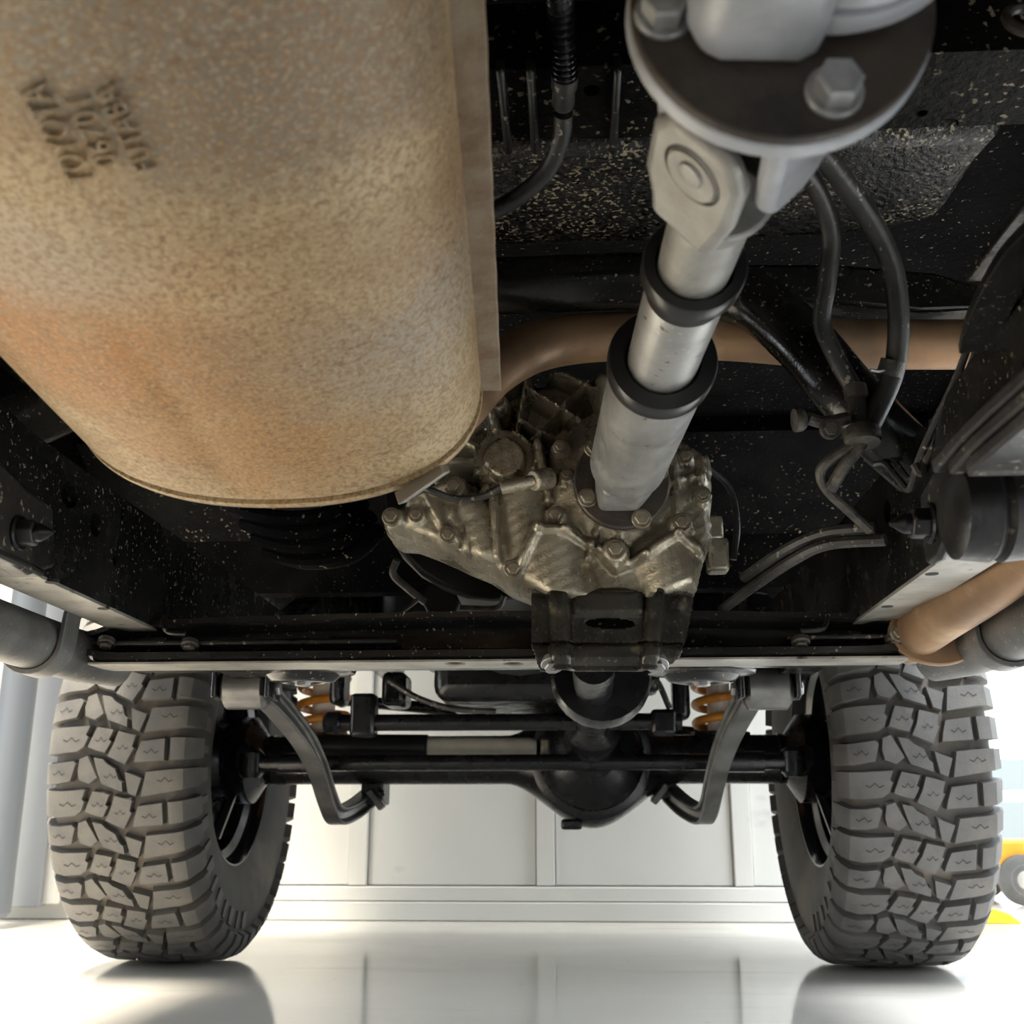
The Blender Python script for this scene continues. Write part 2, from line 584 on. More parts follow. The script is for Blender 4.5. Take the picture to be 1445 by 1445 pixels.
# pressings of the floor above the camera
a0, a1 = atz(780, 352, .875), atz(780, 205, .875)
pan = MB()
pts = []
yA, yB = a0.y, a1.y
xr = atz(1395, 215, .875).x
ring = [(-.25, yA), (.40, yA), (.50, yA - .03), (xr, yB + .06), (xr + .01, yB), (-.25, yB)]
pan.prism([(x, y, .875) for x, y in ring], (0, 0, .1)).build('floor_pressing', 'underseal', CAR, .02, seg=3)
b0, b1 = atz(780, 198, .86), atz(780, 95, .86)
beam = MB().box((.12, (b0.y + b1.y) / 2, .915), (1.2, b0.y - b1.y, .11)).build('floor_crossbeam', 'beam_underseal', CAR)
cc = []
for (x, y, r) in ((1338, 176, .0085), (1256, 190, .005), (1302, 160, .0045), (835, 128, .007)):
    p = atz(x, y, .86)
    cc.append(MB().cyl(p - V((0, 0, .02)), p + V((0, 0, .03)), r, seg=20))
cut(beam, cc)
for x in (712, 752, 868):
    p, q = atz(x, 205, .857), atz(x, 85, .857)
    MB().box(((p.x + q.x) / 2, (p.y + q.y) / 2, .853), (.007, p.y - q.y, .014)).build('stiffener', 'black_dusty', beam, .003)
p = atz(1060, 60, .86)
MB().box((.12, p.y - .10, .90), (1.2, .12, .07)).build('floor_crossbeam', 'underseal_dark', CAR, .01)
# grommet eye at the upper right edge
g = at(1449, 28, .60)
gm = MB()
gm.tube([g + V((math.cos(t) * .012, math.sin(t) * .006, math.sin(t) * .014)) for t in [k * math.pi / 14 for k in range(29)]], .0035, 8, False)
gm.build('cable_eye', 'line_dirty', CAR)

# ------------------------------------------------------------------ frame rails
RZ = .506     # underside of the rails
RH = .122


def rail(sx, xin, wid, label):
    # straight ahead, kicked up towards the rear
    pts = [(3.15, .17), (2.5, .17), (2.1, .08), (1.9, .0), (1.4, .0), (.93, .0), (.72, .018), (.45, .085), (.15, .15), (-.3, .20)]
    path = [V((xin + sx * wid / 2, y, RZ + RH / 2 + dz)) for y, dz in pts]
    h, w2 = RH / 2, wid / 2
    o = MB().sweep(path, [(-w2, -h), (w2, -h), (w2, h), (-w2, h)]).build('frame_rail', 'black_chassis', CAR, label=label)
    return o


XL, XR_ = -.372, .436
rl = rail(-1, XL, .052, 'black steel frame rail behind the muffler')
rr = rail(1, XR_, .052, 'black steel frame rail beside the exhaust pipe')
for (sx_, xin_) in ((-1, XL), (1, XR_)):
    MB().box((xin_ + sx_ * .026, 1.03, RZ - .0015), (.050, .56, .003)).build('worn_lit_strip', 'worn_lit_steel', rl if sx_ < 0 else rr)  # added strip: wear plus floor light painted pale under the rail


def side_hole(pxx, pyy, X, r, oval=1.0, dz=1.0):
    d = ray(pxx, pyy)
    p = CAM + d * ((X - CAM.x) / d.x)
    n = 18
    ring = [V((X - .02, p.y + math.cos(2 * math.pi * k / n) * r, p.z + math.sin(2 * math.pi * k / n) * r * oval)) for k in range(n)]
    return MB().prism(ring, (.04, 0, 0))


cut(rl, [side_hole(98, 700, XL, .016, .8), side_hole(135, 741, XL, .013, .95), side_hole(162, 790, XL, .005, 1.3), side_hole(173, 725, XL, .005, 1.3)]
)
cut(rr, [side_hole(1252, 722, XR_, .012, 1.0)])
for o_, hs in ((rl, ((73, 822), (146, 859))), (rr, ((1315, 810), (1252, 856)))):
    for x, y in hs:
        MB().cyl(atz(x, y, RZ - .0032) - V((0, 0, .0003)), atz(x, y, RZ - .0032) + V((0, 0, .003)), .006).build('flange_hole', 'sipe', o_)

# spring hangers: plate on the inner side of the rail with stud and nut
def hanger(plate_px, Xp, th, nutpx, sgn, label):
    h = empty('spring_hanger', (0, 0, 0), CAR, label)
    pts = []
    for (x, y) in plate_px:
        d = ray(x, y)
        pts.append(CAM + d * ((Xp - CAM.x) / d.x))
    MB().prism(pts, (sgn * th, 0, 0)).build('hanger_plate', 'black_dusty', h, .004, seg=3)
    d = ray(*nutpx)
    p = CAM + d * ((Xp - CAM.x) / d.x)
    n = V((-sgn, 0, 0))
    MB().lathe(p, n, [(-.002, .0155), (.002, .0155), (.0035, .014)], 24).build('washer', 'satin_black', h)
    MB().lathe(p, n, [(.002, .0122), (.014, .0122), (.016, .0108)], 6).build('nut', 'black_dusty', h, .001)
    MB().lathe(p, n, [(.014, .0078), (.020, .0078), (.022, .007), (.031, .0012)], 18).build('stud', 'satin_black', h)
    return h


hL = hanger([(-60, 600), (0, 648), (18, 668), (40, 690), (76, 716), (79, 800), (44, 812), (14, 792), (-6, 772), (-60, 770)], XL + .014, .02, (26, 752), -1,
            'black spring hanger with a pointed stud nut at the left edge')
MB().box((XL - .03, .86, RZ - .004), (.09, .17, .008)).build('foot_plate', 'black_dusty', hL, .003)
hR = hanger([(1297, 700), (1313, 668), (1338, 645), (1349, 690), (1343, 742), (1322, 790), (1306, 798), (1301, 770)], .386, .010, (1315, 738), 1,
            'black spring hanger with a pointed stud nut beside the exhaust pipe')

# leaf spring with eye on the right hanger
ls = empty('leaf_spring', (0, 0, 0), CAR, 'black leaf spring with ribbed eye at the right edge')
eye = at(1400, 722, .70)
MB().lathe(eye - V((.034, 0, 0)), (1, 0, 0), [(.006, .022), (.010, .031), (.030, .033), (.034, .030), (.038, .033), (.058, .031), (.062, .022)], 36).build('spring_eye', 'black_dusty', ls)
for k in range(3):
    path = curve([eye + V((0, .01 - .03 * k, .034 - .011 * k)), eye + V((0, -.08, .036 - .011 * k)), eye + V((0, -.25, .028 - .010 * k)), eye + V((0, -.55, .005 - .010 * k))], 6)
    MB().sweep(path, [(-.032, -.0045), (.032, -.0045), (.032, .0045), (-.032, .0045)]).build('leaf', 'hose_rubber', ls, .002)

# ------------------------------------------------------------------ arched tubular crossmember behind the shaft
xm = empty('tubular_crossmember', (0, 0, 0), CAR, 'black tubular crossmember arching over the grey shaft')
path = px([(-70, 625, 1.03), (40, 592, 1.05), (250, 500, 1.06), (520, 415, 1.06), (760, 402, 1.06), (930, 398, 1.06), (1050, 420, 1.05), (1130, 480, 1.02), (1190, 550, 1.0), (1245, 610, 1.0), (1300, 660, 1.02)], 8)
MB().tube(path, .030, 20).build('tube', 'black_chassis', xm)
pp = [at(x, y, 1.09) for x, y in ((1035, 372), (1180, 372), (1320, 384), (1392, 405), (1390, 436), (1300, 440), (1180, 428), (1060, 420))]
MB().prism(pp, (0, .05, .01)).build('gusset', 'black_chassis', xm, .005)

# ------------------------------------------------------------------ muffler
mu = empty('muffler', (0, 0, 0), CAR, 'large rusty tan oval muffler with embossed letters')
mc = at(392, 548, .83)
md_ = ray(737, 1275).normalized()         # pointing forwards
mx = V((0, 0, 1)).cross(md_).normalized() * -1
mz = mx.cross(md_) if (mx.cross(md_)).z > 0 else md_.cross(mx)
MA, MBh, MLEN = .166, .098, .66


def mring(t, n=2.25):
    """point of the oval for t in 0..1, t = 0 right, .25 top, .75 bottom"""
    g = 2 * math.pi * t
    c, s_ = math.cos(g), math.sin(g)
    return MA * math.copysign(abs(c) ** (2 / n), c), MBh * math.copysign(abs(s_) ** (2 / n), s_)


def mpt(s, t, h=0.0):
    """s metres backwards from the front end, h outward"""
    k = 1.0
    if s > MLEN - .08:
        k = 1 - .5 * ((s - MLEN + .08) / .08) ** 2
    a, b = mring(t)
    n = V((a / MA ** 2, b / MBh ** 2)).normalized()
    return mc - md_ * s + mx * (a * k + n.x * h) + mz * (b * k + n.y * h)


NS, NT = 120, 160
vsx, fsx = [], []
# end stations: rim, groove, body
st = [(-.012, -.028), (-.012, -.004), (-.0125, .0015), (-.009, .0025), (-.004, .002), (-.0025, -.010), (0.0, -.010), (.0015, .0), (.006, .0012)]
st += [(.01 + (MLEN - .01) * i / NS, .0012) for i in range(NS + 1)]
for (s, h) in st:
    for k in range(NT):
        # a few shallow dents and the flat rib pressed along the bottom
        t = k / NT
        hh = h
        if s > .02:
            hh += .0013 * math.sin(9 * s + 5 * t) * math.sin(14 * t + 3) - .0022 * math.exp(-((t - .735) / .010) ** 2) * min(1, max(0, (.30 - s) / .1))
        vsx.append(mpt(s, t, hh))
for i in range(len(st) - 1):
    for k in range(NT):
        k2 = (k + 1) % NT
        fsx.append((i * NT + k, i * NT + k2, (i + 1) * NT + k2, (i + 1) * NT + k))
fsx.append(tuple(range(NT)))
fsx.append(tuple((len(st) - 1) * NT + k for k in range(NT)))
MB().add(vsx, fsx).build('shell', 'muffler_steel', mu, smooth=50)
for sg, t in ((1, 0.0), (-1, .5)):
    c = []
    for i in range(40):
        s = -.002 + (MLEN - .1) * i / 39
        c.append(mpt(s, t, .007 + .0002 * math.sin(i * 1.7)))
    MB().sweep(c, [(-.011, -.0022), (.011, -.0022), (.011, .0022), (-.011, .0022)]).build('seam', 'muffler_edge', mu, .001)
# rolled rim ring and the grey strap hanging off the front end
MB().sweep([mpt(-.0135, k / 120, -.001) for k in range(121)], [(-.002, -.0025), (.002, -.0025), (.002, .0025), (-.002, .0025)], up=md_, cap=False).build('end_rim', 'muffler_edge', mu)
q0, q1, q2, q3 = at(556, 695, .83), at(622, 655, .84), at(626, 668, .83), at(562, 713, .82)
MB().prism([q0, q1, q2, q3], (.004, .014, .006)).build('strap', 'galvanised', mu, .001)


# embossed letters: pixel -> (s, t) on the muffler
def mhit(x, y):
    best = None
    d = ray(x, y)
    for i in range(0, 241):
        s = .55 * i / 240
        # ray / plane through station s
        den = d.dot(md_)
        lam = (mc - md_ * s - CAM).dot(md_) / den
        p = CAM + d * lam - (mc - md_ * s)
        a, b = p.dot(mx), p.dot(mz)
        val = abs(a / MA) ** 2.25 + abs(b / MBh) ** 2.25
        if best is None or abs(val - 1) < best[0]:
            if b < 0:
                best = (abs(val - 1), s, a)
    return best[1], best[2]


def t_of_a(a):
    u = min(1, abs(a) / MA) ** (2.25 / 2)
    g = math.acos(max(-1, min(1, math.copysign(u, a))))
    return 1 - g / (2 * math.pi)


def emboss(txt, b0, b1, cap0):
    """baseline pixels b0 -> b1, cap-height pixel above b0"""
    cu = bpy.data.curves.new('letters', 'FONT')
    cu.body = txt
    cu.size = 1
    cu.extrude = .12
    cu.bevel_depth = .012
    cu.offset = -.018
    cu.bevel_resolution = 1
    cu.space_character = 1.08
    to = bpy.data.objects.new('letters_tmp', cu)
    COL.objects.link(to)
    dg = bpy.context.evaluated_depsgraph_get()
    me = bpy.data.meshes.new_from_object(to.evaluated_get(dg))
    bpy.data.objects.remove(to)
    wmax = max(v.co.x for v in me.vertices)
    (s0, a0_), (s1, a1_), (s2, a2_) = mhit(*b0), mhit(*b1), mhit(*cap0)
    zmax = max(v.co.z for v in me.vertices)
    for v in me.vertices:
        u, w_, h = v.co.x / wmax, v.co.y / .70, v.co.z / zmax
        s = s0 + (s1 - s0) * u + (s2 - s0) * w_
        a = a0_ + (a1_ - a0_) * u + (a2_ - a0_) * w_
        v.co = mpt(s, t_of_a(a), .0004 + .0042 * (h * .5 + .5))
    me.materials.clear()
    me.materials.append(MATS['muffler_steel'])
    bm = bmesh.new()
    bm.from_mesh(me)
    bmesh.ops.recalc_face_normals(bm, faces=bm.faces)
    bm.to_mesh(me)
    bm.free()
    o = bpy.data.objects.new('embossed_letters', me)
    COL.objects.link(o)
    o.parent = mu
    return o


emboss('TOYOTA', (136, 248), (64, 108), (100, 250))
emboss('06701', (168, 220), (128, 124), (136, 226))
emboss('FUTABA', (222, 228), (162, 104), (192, 236))

# ------------------------------------------------------------------ exhaust pipes
ep = empty('exhaust_pipe', (0, 0, 0), CAR, 'brown exhaust pipe crossing from the muffler to the right')
path = px([(560, 640, .90), (640, 580, .97), (690, 527, 1.02), (745, 494, 1.06), (810, 479, 1.09), (900, 474, 1.10), (1020, 474, 1.10), (1130, 482, 1.10), (1250, 486, 1.10), (1400, 486, 1.10)], 8)
MB().tube(path, .0265, 24).build('cross_pipe', 'exhaust_brown', ep)
path = px([(1600, 640, .80), (1480, 755, .95), (1400, 820, 1.05), (1330, 868, 1.16), (1280, 905, 1.28)], 8)
MB().tube(path, .027, 24).build('side_pipe', 'exhaust_brown', ep)
fp = at(1322, 893, 1.23)
fd = (at(1280, 905, 1.28) - at(1330, 868, 1.16)).normalized()
fa_, fb_ = MB().frame(fd)
MB().prism([fp + fa_ * (.052 * math.cos(k * math.pi / 16)) + fb_ * (.036 * math.sin(k * math.pi / 16)) for k in range(32)], fd * .009).build('pipe_flange', 'exhaust_brown', ep, .002)
for s_ in (-1, 1):
    bolt(fp + fa_ * (s_ * .042) - fd * .001, -fd, .007, 'bolt_steel', ep)

# ------------------------------------------------------------------ propeller shaft
ps = empty('propeller_shaft', (0, 0, 0), CAR, 'grey propeller shaft with black sealing rings running to the top of the picture')
A = at(877, 682, 1.165)      # flange at the transfer case
B = at(1096, 30, .40)       # flange at the rear axle
ax = (B - A).normalized()
L = (B - A).length


def along(x, y):
    """distance along the shaft of the point nearest the pixel's ray"""
    d = ray(x, y).normalized()
    w0 = A - CAM
    b_ = ax.dot(d)
    return (b_ * d.dot(w0) - ax.dot(w0)) / (1 - b_ * b_)


t_low = along(893, 655)
t_c2 = along(932, 512)
t_c1 = along(975, 378)
t_nk = along(996, 292)
t_cup = along(1030, 184)
S = lambda prof, seg=48: MB().lathe(A, ax, prof, seg)
S([(t_low - .016, .026), (t_low - .006, .037), (t_low, .0395), (t_c2 - .012, .0395), (t_c2 - .010, .036)]).build('outer_tube', 'shaft_grey', ps)
S([(t_c2 - .013, .0395), (t_c2 - .012, .0425), (t_c2 + .006, .0430), (t_c2 + .010, .0415), (t_c2 + .011, .030), (t_c2 + .002, .0285)]).build('seal_ring', 'ring_black', ps)
S([(t_c2 - .02, .0275), (t_c1 - .008, .0275), (t_c1 - .004, .025)]).build('slip_tube', 'shaft_grey', ps)
S([(t_c1 - .03, .0275), (t_c1 - .012, .0278), (t_c1 - .008, .0330), (t_c1 + .006, .0335), (t_c1 + .008, .0325), (t_c1 + .0075, .0255), (t_c1 - .004, .0235)]).build('dust_boot', 'ring_black', ps)
S([(t_c1 - .02, .0232), (t_nk, .0238), (t_nk + .012, .0225)]).build('neck', 'yoke_grey', ps)
# weld scar on the outer tube
g0, r0 = MB().frame(ax)
wv = []
for k in range(8):
    an = R_(218 + k * 5)
    wv.append(A + ax * (t_low + .021 + .0008 * k) + (g0 * math.cos(an) + r0 * math.sin(an)) * .0398)
# front flange (at the transfer case): round brown plate, square yoke foot and nuts
ff = MB().lathe(A, ax, [(-.016, .030), (-.012, .050), (-.002, .053), (.006, .053), (.008, .051)], 40).build('front_flange', 'flange_brown', ps)
wsq = MB()
e1 = (cR - ax * cR.dot(ax)).normalized()
e2 = ax.cross(e1)
if e2.z < 0:
    e2 = -e2


def onshaft(t, u, v_):
    return A + ax * t + e1 * u + e2 * v_


foot = [(-.030, .034), (-.030, -.012), (-.026, -.034), (.016, -.034), (.034, -.012), (.034, .034)]
wsq.prism([onshaft(.006, u, v_) for u, v_ in foot], ax * (t_low - .008)).build('yoke_foot', 'shaft_grey', ps, .006, seg=3)
for (u, v_) in ((-.038, -.018), (.020, -.042), (.040, .012), (-.030, .038)):
    bolt(onshaft(.008, u, v_), ax, .0085, 'bolt_steel', ff, 'nut', 1.3, 1.0)
# yoke of the near joint
yk = empty('universal_joint', (0, 0, 0), ps)
yk.name = 'universal_joint_tmp'
bpy.data.objects.remove(yk)
ym = MB()
cup_c = A + ax * (t_cup)
# ears left-facing and far side, joined by the neck
for sg in (-1, 1):
    w_ = []
    outl = [(-.062, -.021), (-.045, -.024), (-.026, -.031), (.012, -.031), (.026, -.022), (.028, .018), (.014, .029), (-.024, .029), (-.062, .021)]
    base = onshaft(t_cup, 0, 0)
    en = (e1 * -.72 + e2 * -.69).normalized()
    et = ax.cross(en).normalized()
    pts = [base + en * (sg * .022) + ax * u + et * v_ for u, v_ in outl]
    ym.prism(pts, en * (sg * .012))
ym.build('yoke', 'yoke_grey', ps, .006, seg=3)
S([(t_nk - .006, .0236), (t_nk + .004, .0255), (t_nk + .016, .030), (t_nk + .024, .032)]).build('yoke_base', 'yoke_grey', ps, .003)
for sg in (-1, 1):
    MB().lathe(cup_c + en * (sg * .028), en * sg, [(0, .0165), (.0055, .0165), (.0072, .0155), (.0075, .0155)], 32).build('bearing_cup', 'yoke_grey', ps)
    MB().lathe(cup_c + en * (sg * .028), en * sg, [(.0, .0185), (.0064, .0185), (.0066, .0165), (.001, .0165)], 32, False).build('cup_rim', 'ring_black', ps)
    MB().lathe(cup_c + en * (sg * .036) + ax * .003, en * sg, [(0, .008), (.0012, .0075), (.002, .004)], 12).build('cup_boss', 'yoke_grey', ps)
MB().cyl(cup_c - en * .03, cup_c + en * .03, .011).cyl(cup_c - et * .03, cup_c + et * .03, .011).build('cross_spider', 'flange_brown', ps)
# flange yoke ears reaching down from the big flange
tf = L
for sg in (-1, 1):
    outl = [(-.020, -.012), (-.006, -.020), (tf - t_cup - .004, -.036), (tf - t_cup - .004, .036), (-.006, .020), (-.020, .012)]
    pts = [cup_c + et * (sg * .027) + ax * u + en * v_ for u, v_ in outl]
    MB().prism(pts, et * (sg * .013)).build('flange_ear', 'cast_silver', ps, .006, seg=3)
# big flange: silver front plate, dark plate, nuts, and the silver cast nose beyond
FL = empty('pinion_flange', (0, 0, 0), CAR, 'round brown and silver flange with hex bolts at the top of the shaft')
MB().lathe(A + ax * tf, ax, [(-.008, .030), (-.006, .060), (-.001, .0645), (.006, .0645), (.0075, .063)], 56).build('flange_yoke_plate', 'cast_silver', FL)
MB().lathe(A + ax * tf, ax, [(.0065, .030), (.0065, .0635), (.011, .0635), (.012, .0625)], 56).build('flange_plate', 'flange_brown', FL)
for (u, v_) in ((.018, -.043), (-.050, -.006), (.054, .012), (-.012, .052)):
    bolt(A + ax * (tf + .012) + e1 * u + e2 * v_, ax, .0098, 'bolt_grey', FL, 'hex_bolt', 1.25, 1.2)
lug = [(-.050, .040), (-.048, .010), (-.041, -.014), (-.036, -.026), (-.028, -.030), (.004, -.031), (.011, -.027), (.020, -.010), (.030, .040)]
MB().prism([A + ax * (tf + .0118) + e1 * u + e2 * v_ for u, v_ in lug], ax * .052).build('cast_lug', 'cast_silver', FL, .006, seg=4)
cn = A + ax * tf + e1 * .016 + e2 * .034
MB().lathe(cn, ax, [(.012, .040), (.020, .056), (.026, .060), (.036, .060), (.037, .0565), (.040, .0565), (.041, .060), (.056, .060), (.060, .056)], 64).build('cast_nose', 'cast_silver', FL)

# ------------------------------------------------------------------ transfer case (a ribbed casting)
tcE = empty('transfer_case', (0, 0, 0), CAR, 'grimy ribbed alloy transfer case with many bolts')
TY = 1.25
outline = [(546, 742), (556, 728), (575, 722), (588, 700), (612, 660), (640, 622), (668, 575), (700, 545), (745, 528), (800, 520), (850, 530),
           (900, 560), (945, 618), (975, 640), (1000, 652), (1003, 690), (1000, 735), (1004, 765), (990, 800), (980, 840), (930, 862), (850, 868),
           (775, 862), (745, 842), (720, 832), (690, 812), (660, 800), (640, 790), (612, 778), (585, 768), (560, 766), (548, 757)]


def inside(x, y, poly):
    c = False
    j = len(poly) - 1
    for i in range(len(poly)):
        xi, yi = poly[i]
        xj, yj = poly[j]
        if (yi > y) != (yj > y) and x < (xj - xi) * (y - yi) / (yj - yi) + xi:
            c = not c
        j = i
    return c


def segd(x, y, x0, y0, x1, y1):
    dx, dy = x1 - x0, y1 - y0
    t = max(0, min(1, ((x - x0) * dx + (y - y0) * dy) / (dx * dx + dy * dy)))
    return math.hypot(x - x0 - t * dx, y - y0 - t * dy), t


def edge_d(x, y):
    return min(segd(x, y, *outline[i], *outline[(i + 1) % len(outline)])[0] for i in range(len(outline)))


def ss(a, b, x):
    t = max(0, min(1, (x - a) / (b - a)))
    return t * t * (3 - 2 * t)


ribs = [  # lattice of the upper left web: x0,y0,x1,y1,half width,height
    (746, 525, 728, 625, 3.4, .018), (742, 552, 793, 583, 3.4, .018), (793, 583, 850, 618, 3.4, .018), (733, 598, 812, 640, 3.4, .018), (797, 578, 744, 634, 3.4, .018), (830, 544, 789, 583, 3.4, .018),
    (759, 651, 830, 620, 3.4, .016), (770, 520, 850, 560, 3.4, .016), (744, 525, 700, 560, 3.4, .02),
    (715, 665, 640, 625, 6, .040), (715, 665, 615, 662, 6, .036), (715, 665, 690, 570, 6, .038), (715, 665, 670, 730, 6, .042), (745, 640, 728, 625, 4, .02),
    (700, 715, 706, 800, 5, .058), (760, 640, 775, 720, 6, .045), (600, 700, 650, 790, 6, .05), (575, 722, 640, 700, 6, .05), (670, 735, 660, 800, 6, .05),
    (850, 735, 830, 800, 5, .052), (905, 735, 925, 800, 5, .052), (870, 745, 868, 790, 5, .052), (940, 700, 985, 690, 5, .06), (945, 650, 950, 740, 5, .062)]
bosses = [(562, 745, 17, .050), (595, 742, 14, .048), (640, 772, 15, .056), (645, 702, 18, .046), (728, 818, 16, .055), (785, 745, 15, .056), (866, 795, 18, .068), (955, 757, 17, .060), (984, 717, 12, .055),
          (705, 578, 14, .030), (960, 665, 14, .055), (792, 652, 13, .055), (800, 690, 11, .055)]


def tc_h(x, y):
    e = edge_d(x, y)
    # lower casting rises, upper left web lies deep
    low = ss(690, 742, y + .25 * (700 - x))
    right = ss(815, 860, x)
    lift = max(low, right)
    h = -.03 + .072 * lift
    # conical hub behind the output flange
    r = math.hypot(x - 880, y - 695)
    h = max(h, .050 - .0005 * max(0, r - 72)) if r < 108 else h
    # shift-rail humps of the lower left
    for (x0, y0, x1, y1, wd, hh) in ((672, 735, 690, 792, 22, .052), (735, 715, 752, 800, 26, .058), (775, 790, 800, 860, 40, .062), (930, 790, 950, 850, 34, .060), (640, 735, 660, 770, 16, .046)):
        d, t = segd(x, y, x0, y0, x1, y1)
        if d < wd * 1.6:
            h = max(h, hh - .05 * (1 - math.sqrt(max(0, 1 - (d / (wd * 1.6)) ** 2))))
    for (x0, y0, x1, y1, wd, hh) in ribs:
        d, t = segd(x, y, x0, y0, x1, y1)
        if d < wd * 2:
            h = max(h, hh - .045 * ss(wd * .6, wd * 2, d)) if hh > h else h
    # bearing cover at the left
    r = math.hypot(x - 715, y - 662)
    if r < 46:
        h = max(h, .040 - .02 * ss(40, 46, r))
        if r < 41:
            h = .030
        if r < 30:
            h = .030 + .016 * (1 - ss(26, 30, r))
    # parting line rib winding over the lower part
    pl = [(735, 815), (762, 762), (800, 765), (846, 790), (866, 815), (905, 800), (952, 768), (985, 790)]
    for i in range(len(pl) - 1):
        d, t = segd(x, y, *pl[i], *pl[i + 1])
        if d < 9:
            h += .010 * (1 - ss(3, 9, d))
    for (bx, by_, br, bh) in bosses:
        r = math.hypot(x - bx, y - by_)
        if r < br * 1.35:
            h = max(h, bh - .03 * ss(br * .8, br * 1.35, r))
    # rounded outer edge
    h -= .05 * (1 - math.sqrt(max(0, 1 - (1 - min(1, e / 16)) ** 2)))
    h += .0005 * math.sin(x * .31 + y * .17) * math.sin(y * .23 - x * .11)
    return h


STEP = 3
idx, vv, ff_ = {}, [], []
xs = list(range(543, 1010, STEP))
ys = list(range(517, 872, STEP))
for yy in ys:
    for xx in xs:
        if inside(xx, yy, outline):
            idx[(xx, yy)] = len(vv)
            p = at(xx, yy, TY)
            vv.append(V((p.x, p.y - tc_h(xx, yy), p.z)))
for yy in ys[:-1]:
    for xx in xs[:-1]:
        ks = [(xx, yy), (xx + STEP, yy), (xx + STEP, yy + STEP), (xx, yy + STEP)]
        ex = [k for k in ks if k in idx]
        if len(ex) >= 3:
            ff_.append(tuple(idx[k] for k in ex))
# skirt running forwards
edges = {}
for f in ff_:
    for i in range(len(f)):
        a, b = f[i], f[(i + 1) % len(f)]
        edges[(min(a, b), max(a, b))] = edges.get((min(a, b), max(a, b)), 0) + 1
sk = {}
inv = {v__: k for k, v__ in idx.items()}
for (a, b), n in edges.items():
    if n == 1:
        for q in (a, b):
            if q not in sk:
                sk[q] = len(vv)
                vv.append(V((vv[q].x, TY + .05, vv[q].z)))
        ff_.append((a, b, sk[b], sk[a]))
for q in sk:            # straighten the cut edge onto the outline
    ix = [k for k, v__ in idx.items() if v__ == q][0] if False else inv[q]
    bst = None
    for i in range(len(outline)):
        (xa, ya), (xb, yb) = outline[i], outline[(i + 1) % len(outline)]
        d, t = segd(ix[0], ix[1], xa, ya, xb, yb)
        if bst is None or d < bst[0]:
            bst = (d, xa + (xb - xa) * t, ya + (yb - ya) * t)
    p = at(bst[1], bst[2], TY)
    for z_ in (q, sk[q]):
        vv[z_] = V((p.x, vv[z_].y, p.z))
MB().add(vv, ff_).build('housing', 'cast_alloy', tcE, smooth=60)


def tpt(x, y, lift=0.0):
    p = at(x, y, TY)
    return V((p.x, p.y - tc_h(x, y) - lift, p.z))


for (bx, by_, br, bh) in bosses:
    if (bx, by_) == (728, 818) or (bx, by_) == (984, 717):
        MB().lathe(tpt(bx, by_, .0), (0, -1, 0), [(-.004, .0095), (.0015, .0095), (.002, .0065), (-.003, .0062)], 18, False).build('threaded_hole', 'bolt_steel', tcE)
    bolt(tpt(bx, by_, .001), (0, -1, 0), br * .00044, 'bolt_steel', tcE)
for a in (70,):
    bolt(tpt(728, 690, .001), (0, -1, 0), .0075, 'bolt_steel', tcE)
# sensor plug and its cable
cab = curve([tpt(585, 700, .012), tpt(610, 712, .014), tpt(650, 722, .016), tpt(690, 719, .018), tpt(715, 712, .02)], 6)
MB().tube(cab, .0042, 10).build('sensor_cable', 'hose_rubber', tcE)
MB().cyl(tpt(712, 713, .02), tpt(758, 702, .02), .0075).build('sensor_sleeve', 'cast_alloy', tcE, .001)
MB().cyl(tpt(755, 703, .02), tpt(778, 694, .02), .0125).build('sensor_plug', 'cast_alloy', tcE, .002)
MB().tube(px([(1000, 660, 1.28), (1030, 690, 1.30), (1040, 740, 1.30), (1035, 790, 1.30)]), .004, 8).build('breather_hose', 'hose_rubber', tcE)
MB().box(at(1012, 785, 1.28), (.025, .03, .04)).build('side_plug', 'cast_alloy', tcE, .004)
MB().box(at(1008, 748, 1.28), (.018, .03, .03)).build('side_plug', 'cast_alloy', tcE, .004)

# gearbox and engine ahead, dark
gb = MB()
gb.lathe(V((.02, 1.34, .70)), (0, 1, 0), [(0, .15), (.20, .12), (.45, .12), (.55, .15), (.66, .16)], 28)
gb.build('gearbox', 'engine_black', CAR, .01)
MB().box((.0, 2.40, .86), (.50, .72, .44)).build('engine_block', 'engine_black', CAR, .03)
sm = MB()
s0, s1 = at(612, 950, 2.15), at(830, 986, 2.15)
sm.box(((s0.x + s1.x) / 2, 2.30, .60), (s1.x - s0.x, .34, .60 - s1.z + .09)).build('oil_sump', 'satin_black', CAR, .03, seg=4)
# bellows-like ducts in the dark beside the gearbox
du = empty('ducting', (0, 0, 0), CAR)
for k in range(4):
    y0 = 722 + 20 * k
    MB().tube(px([(330 - 8 * k + 24 * k, y0 - 4, 1.40), (400 + 10 * k, y0 + 10, 1.36), (465 + 10 * k, y0 + 2, 1.34), (500 + 12 * k, y0 - 34, 1.36)], 6), .011, 10).build('duct_coil', 'underseal_dark', du)
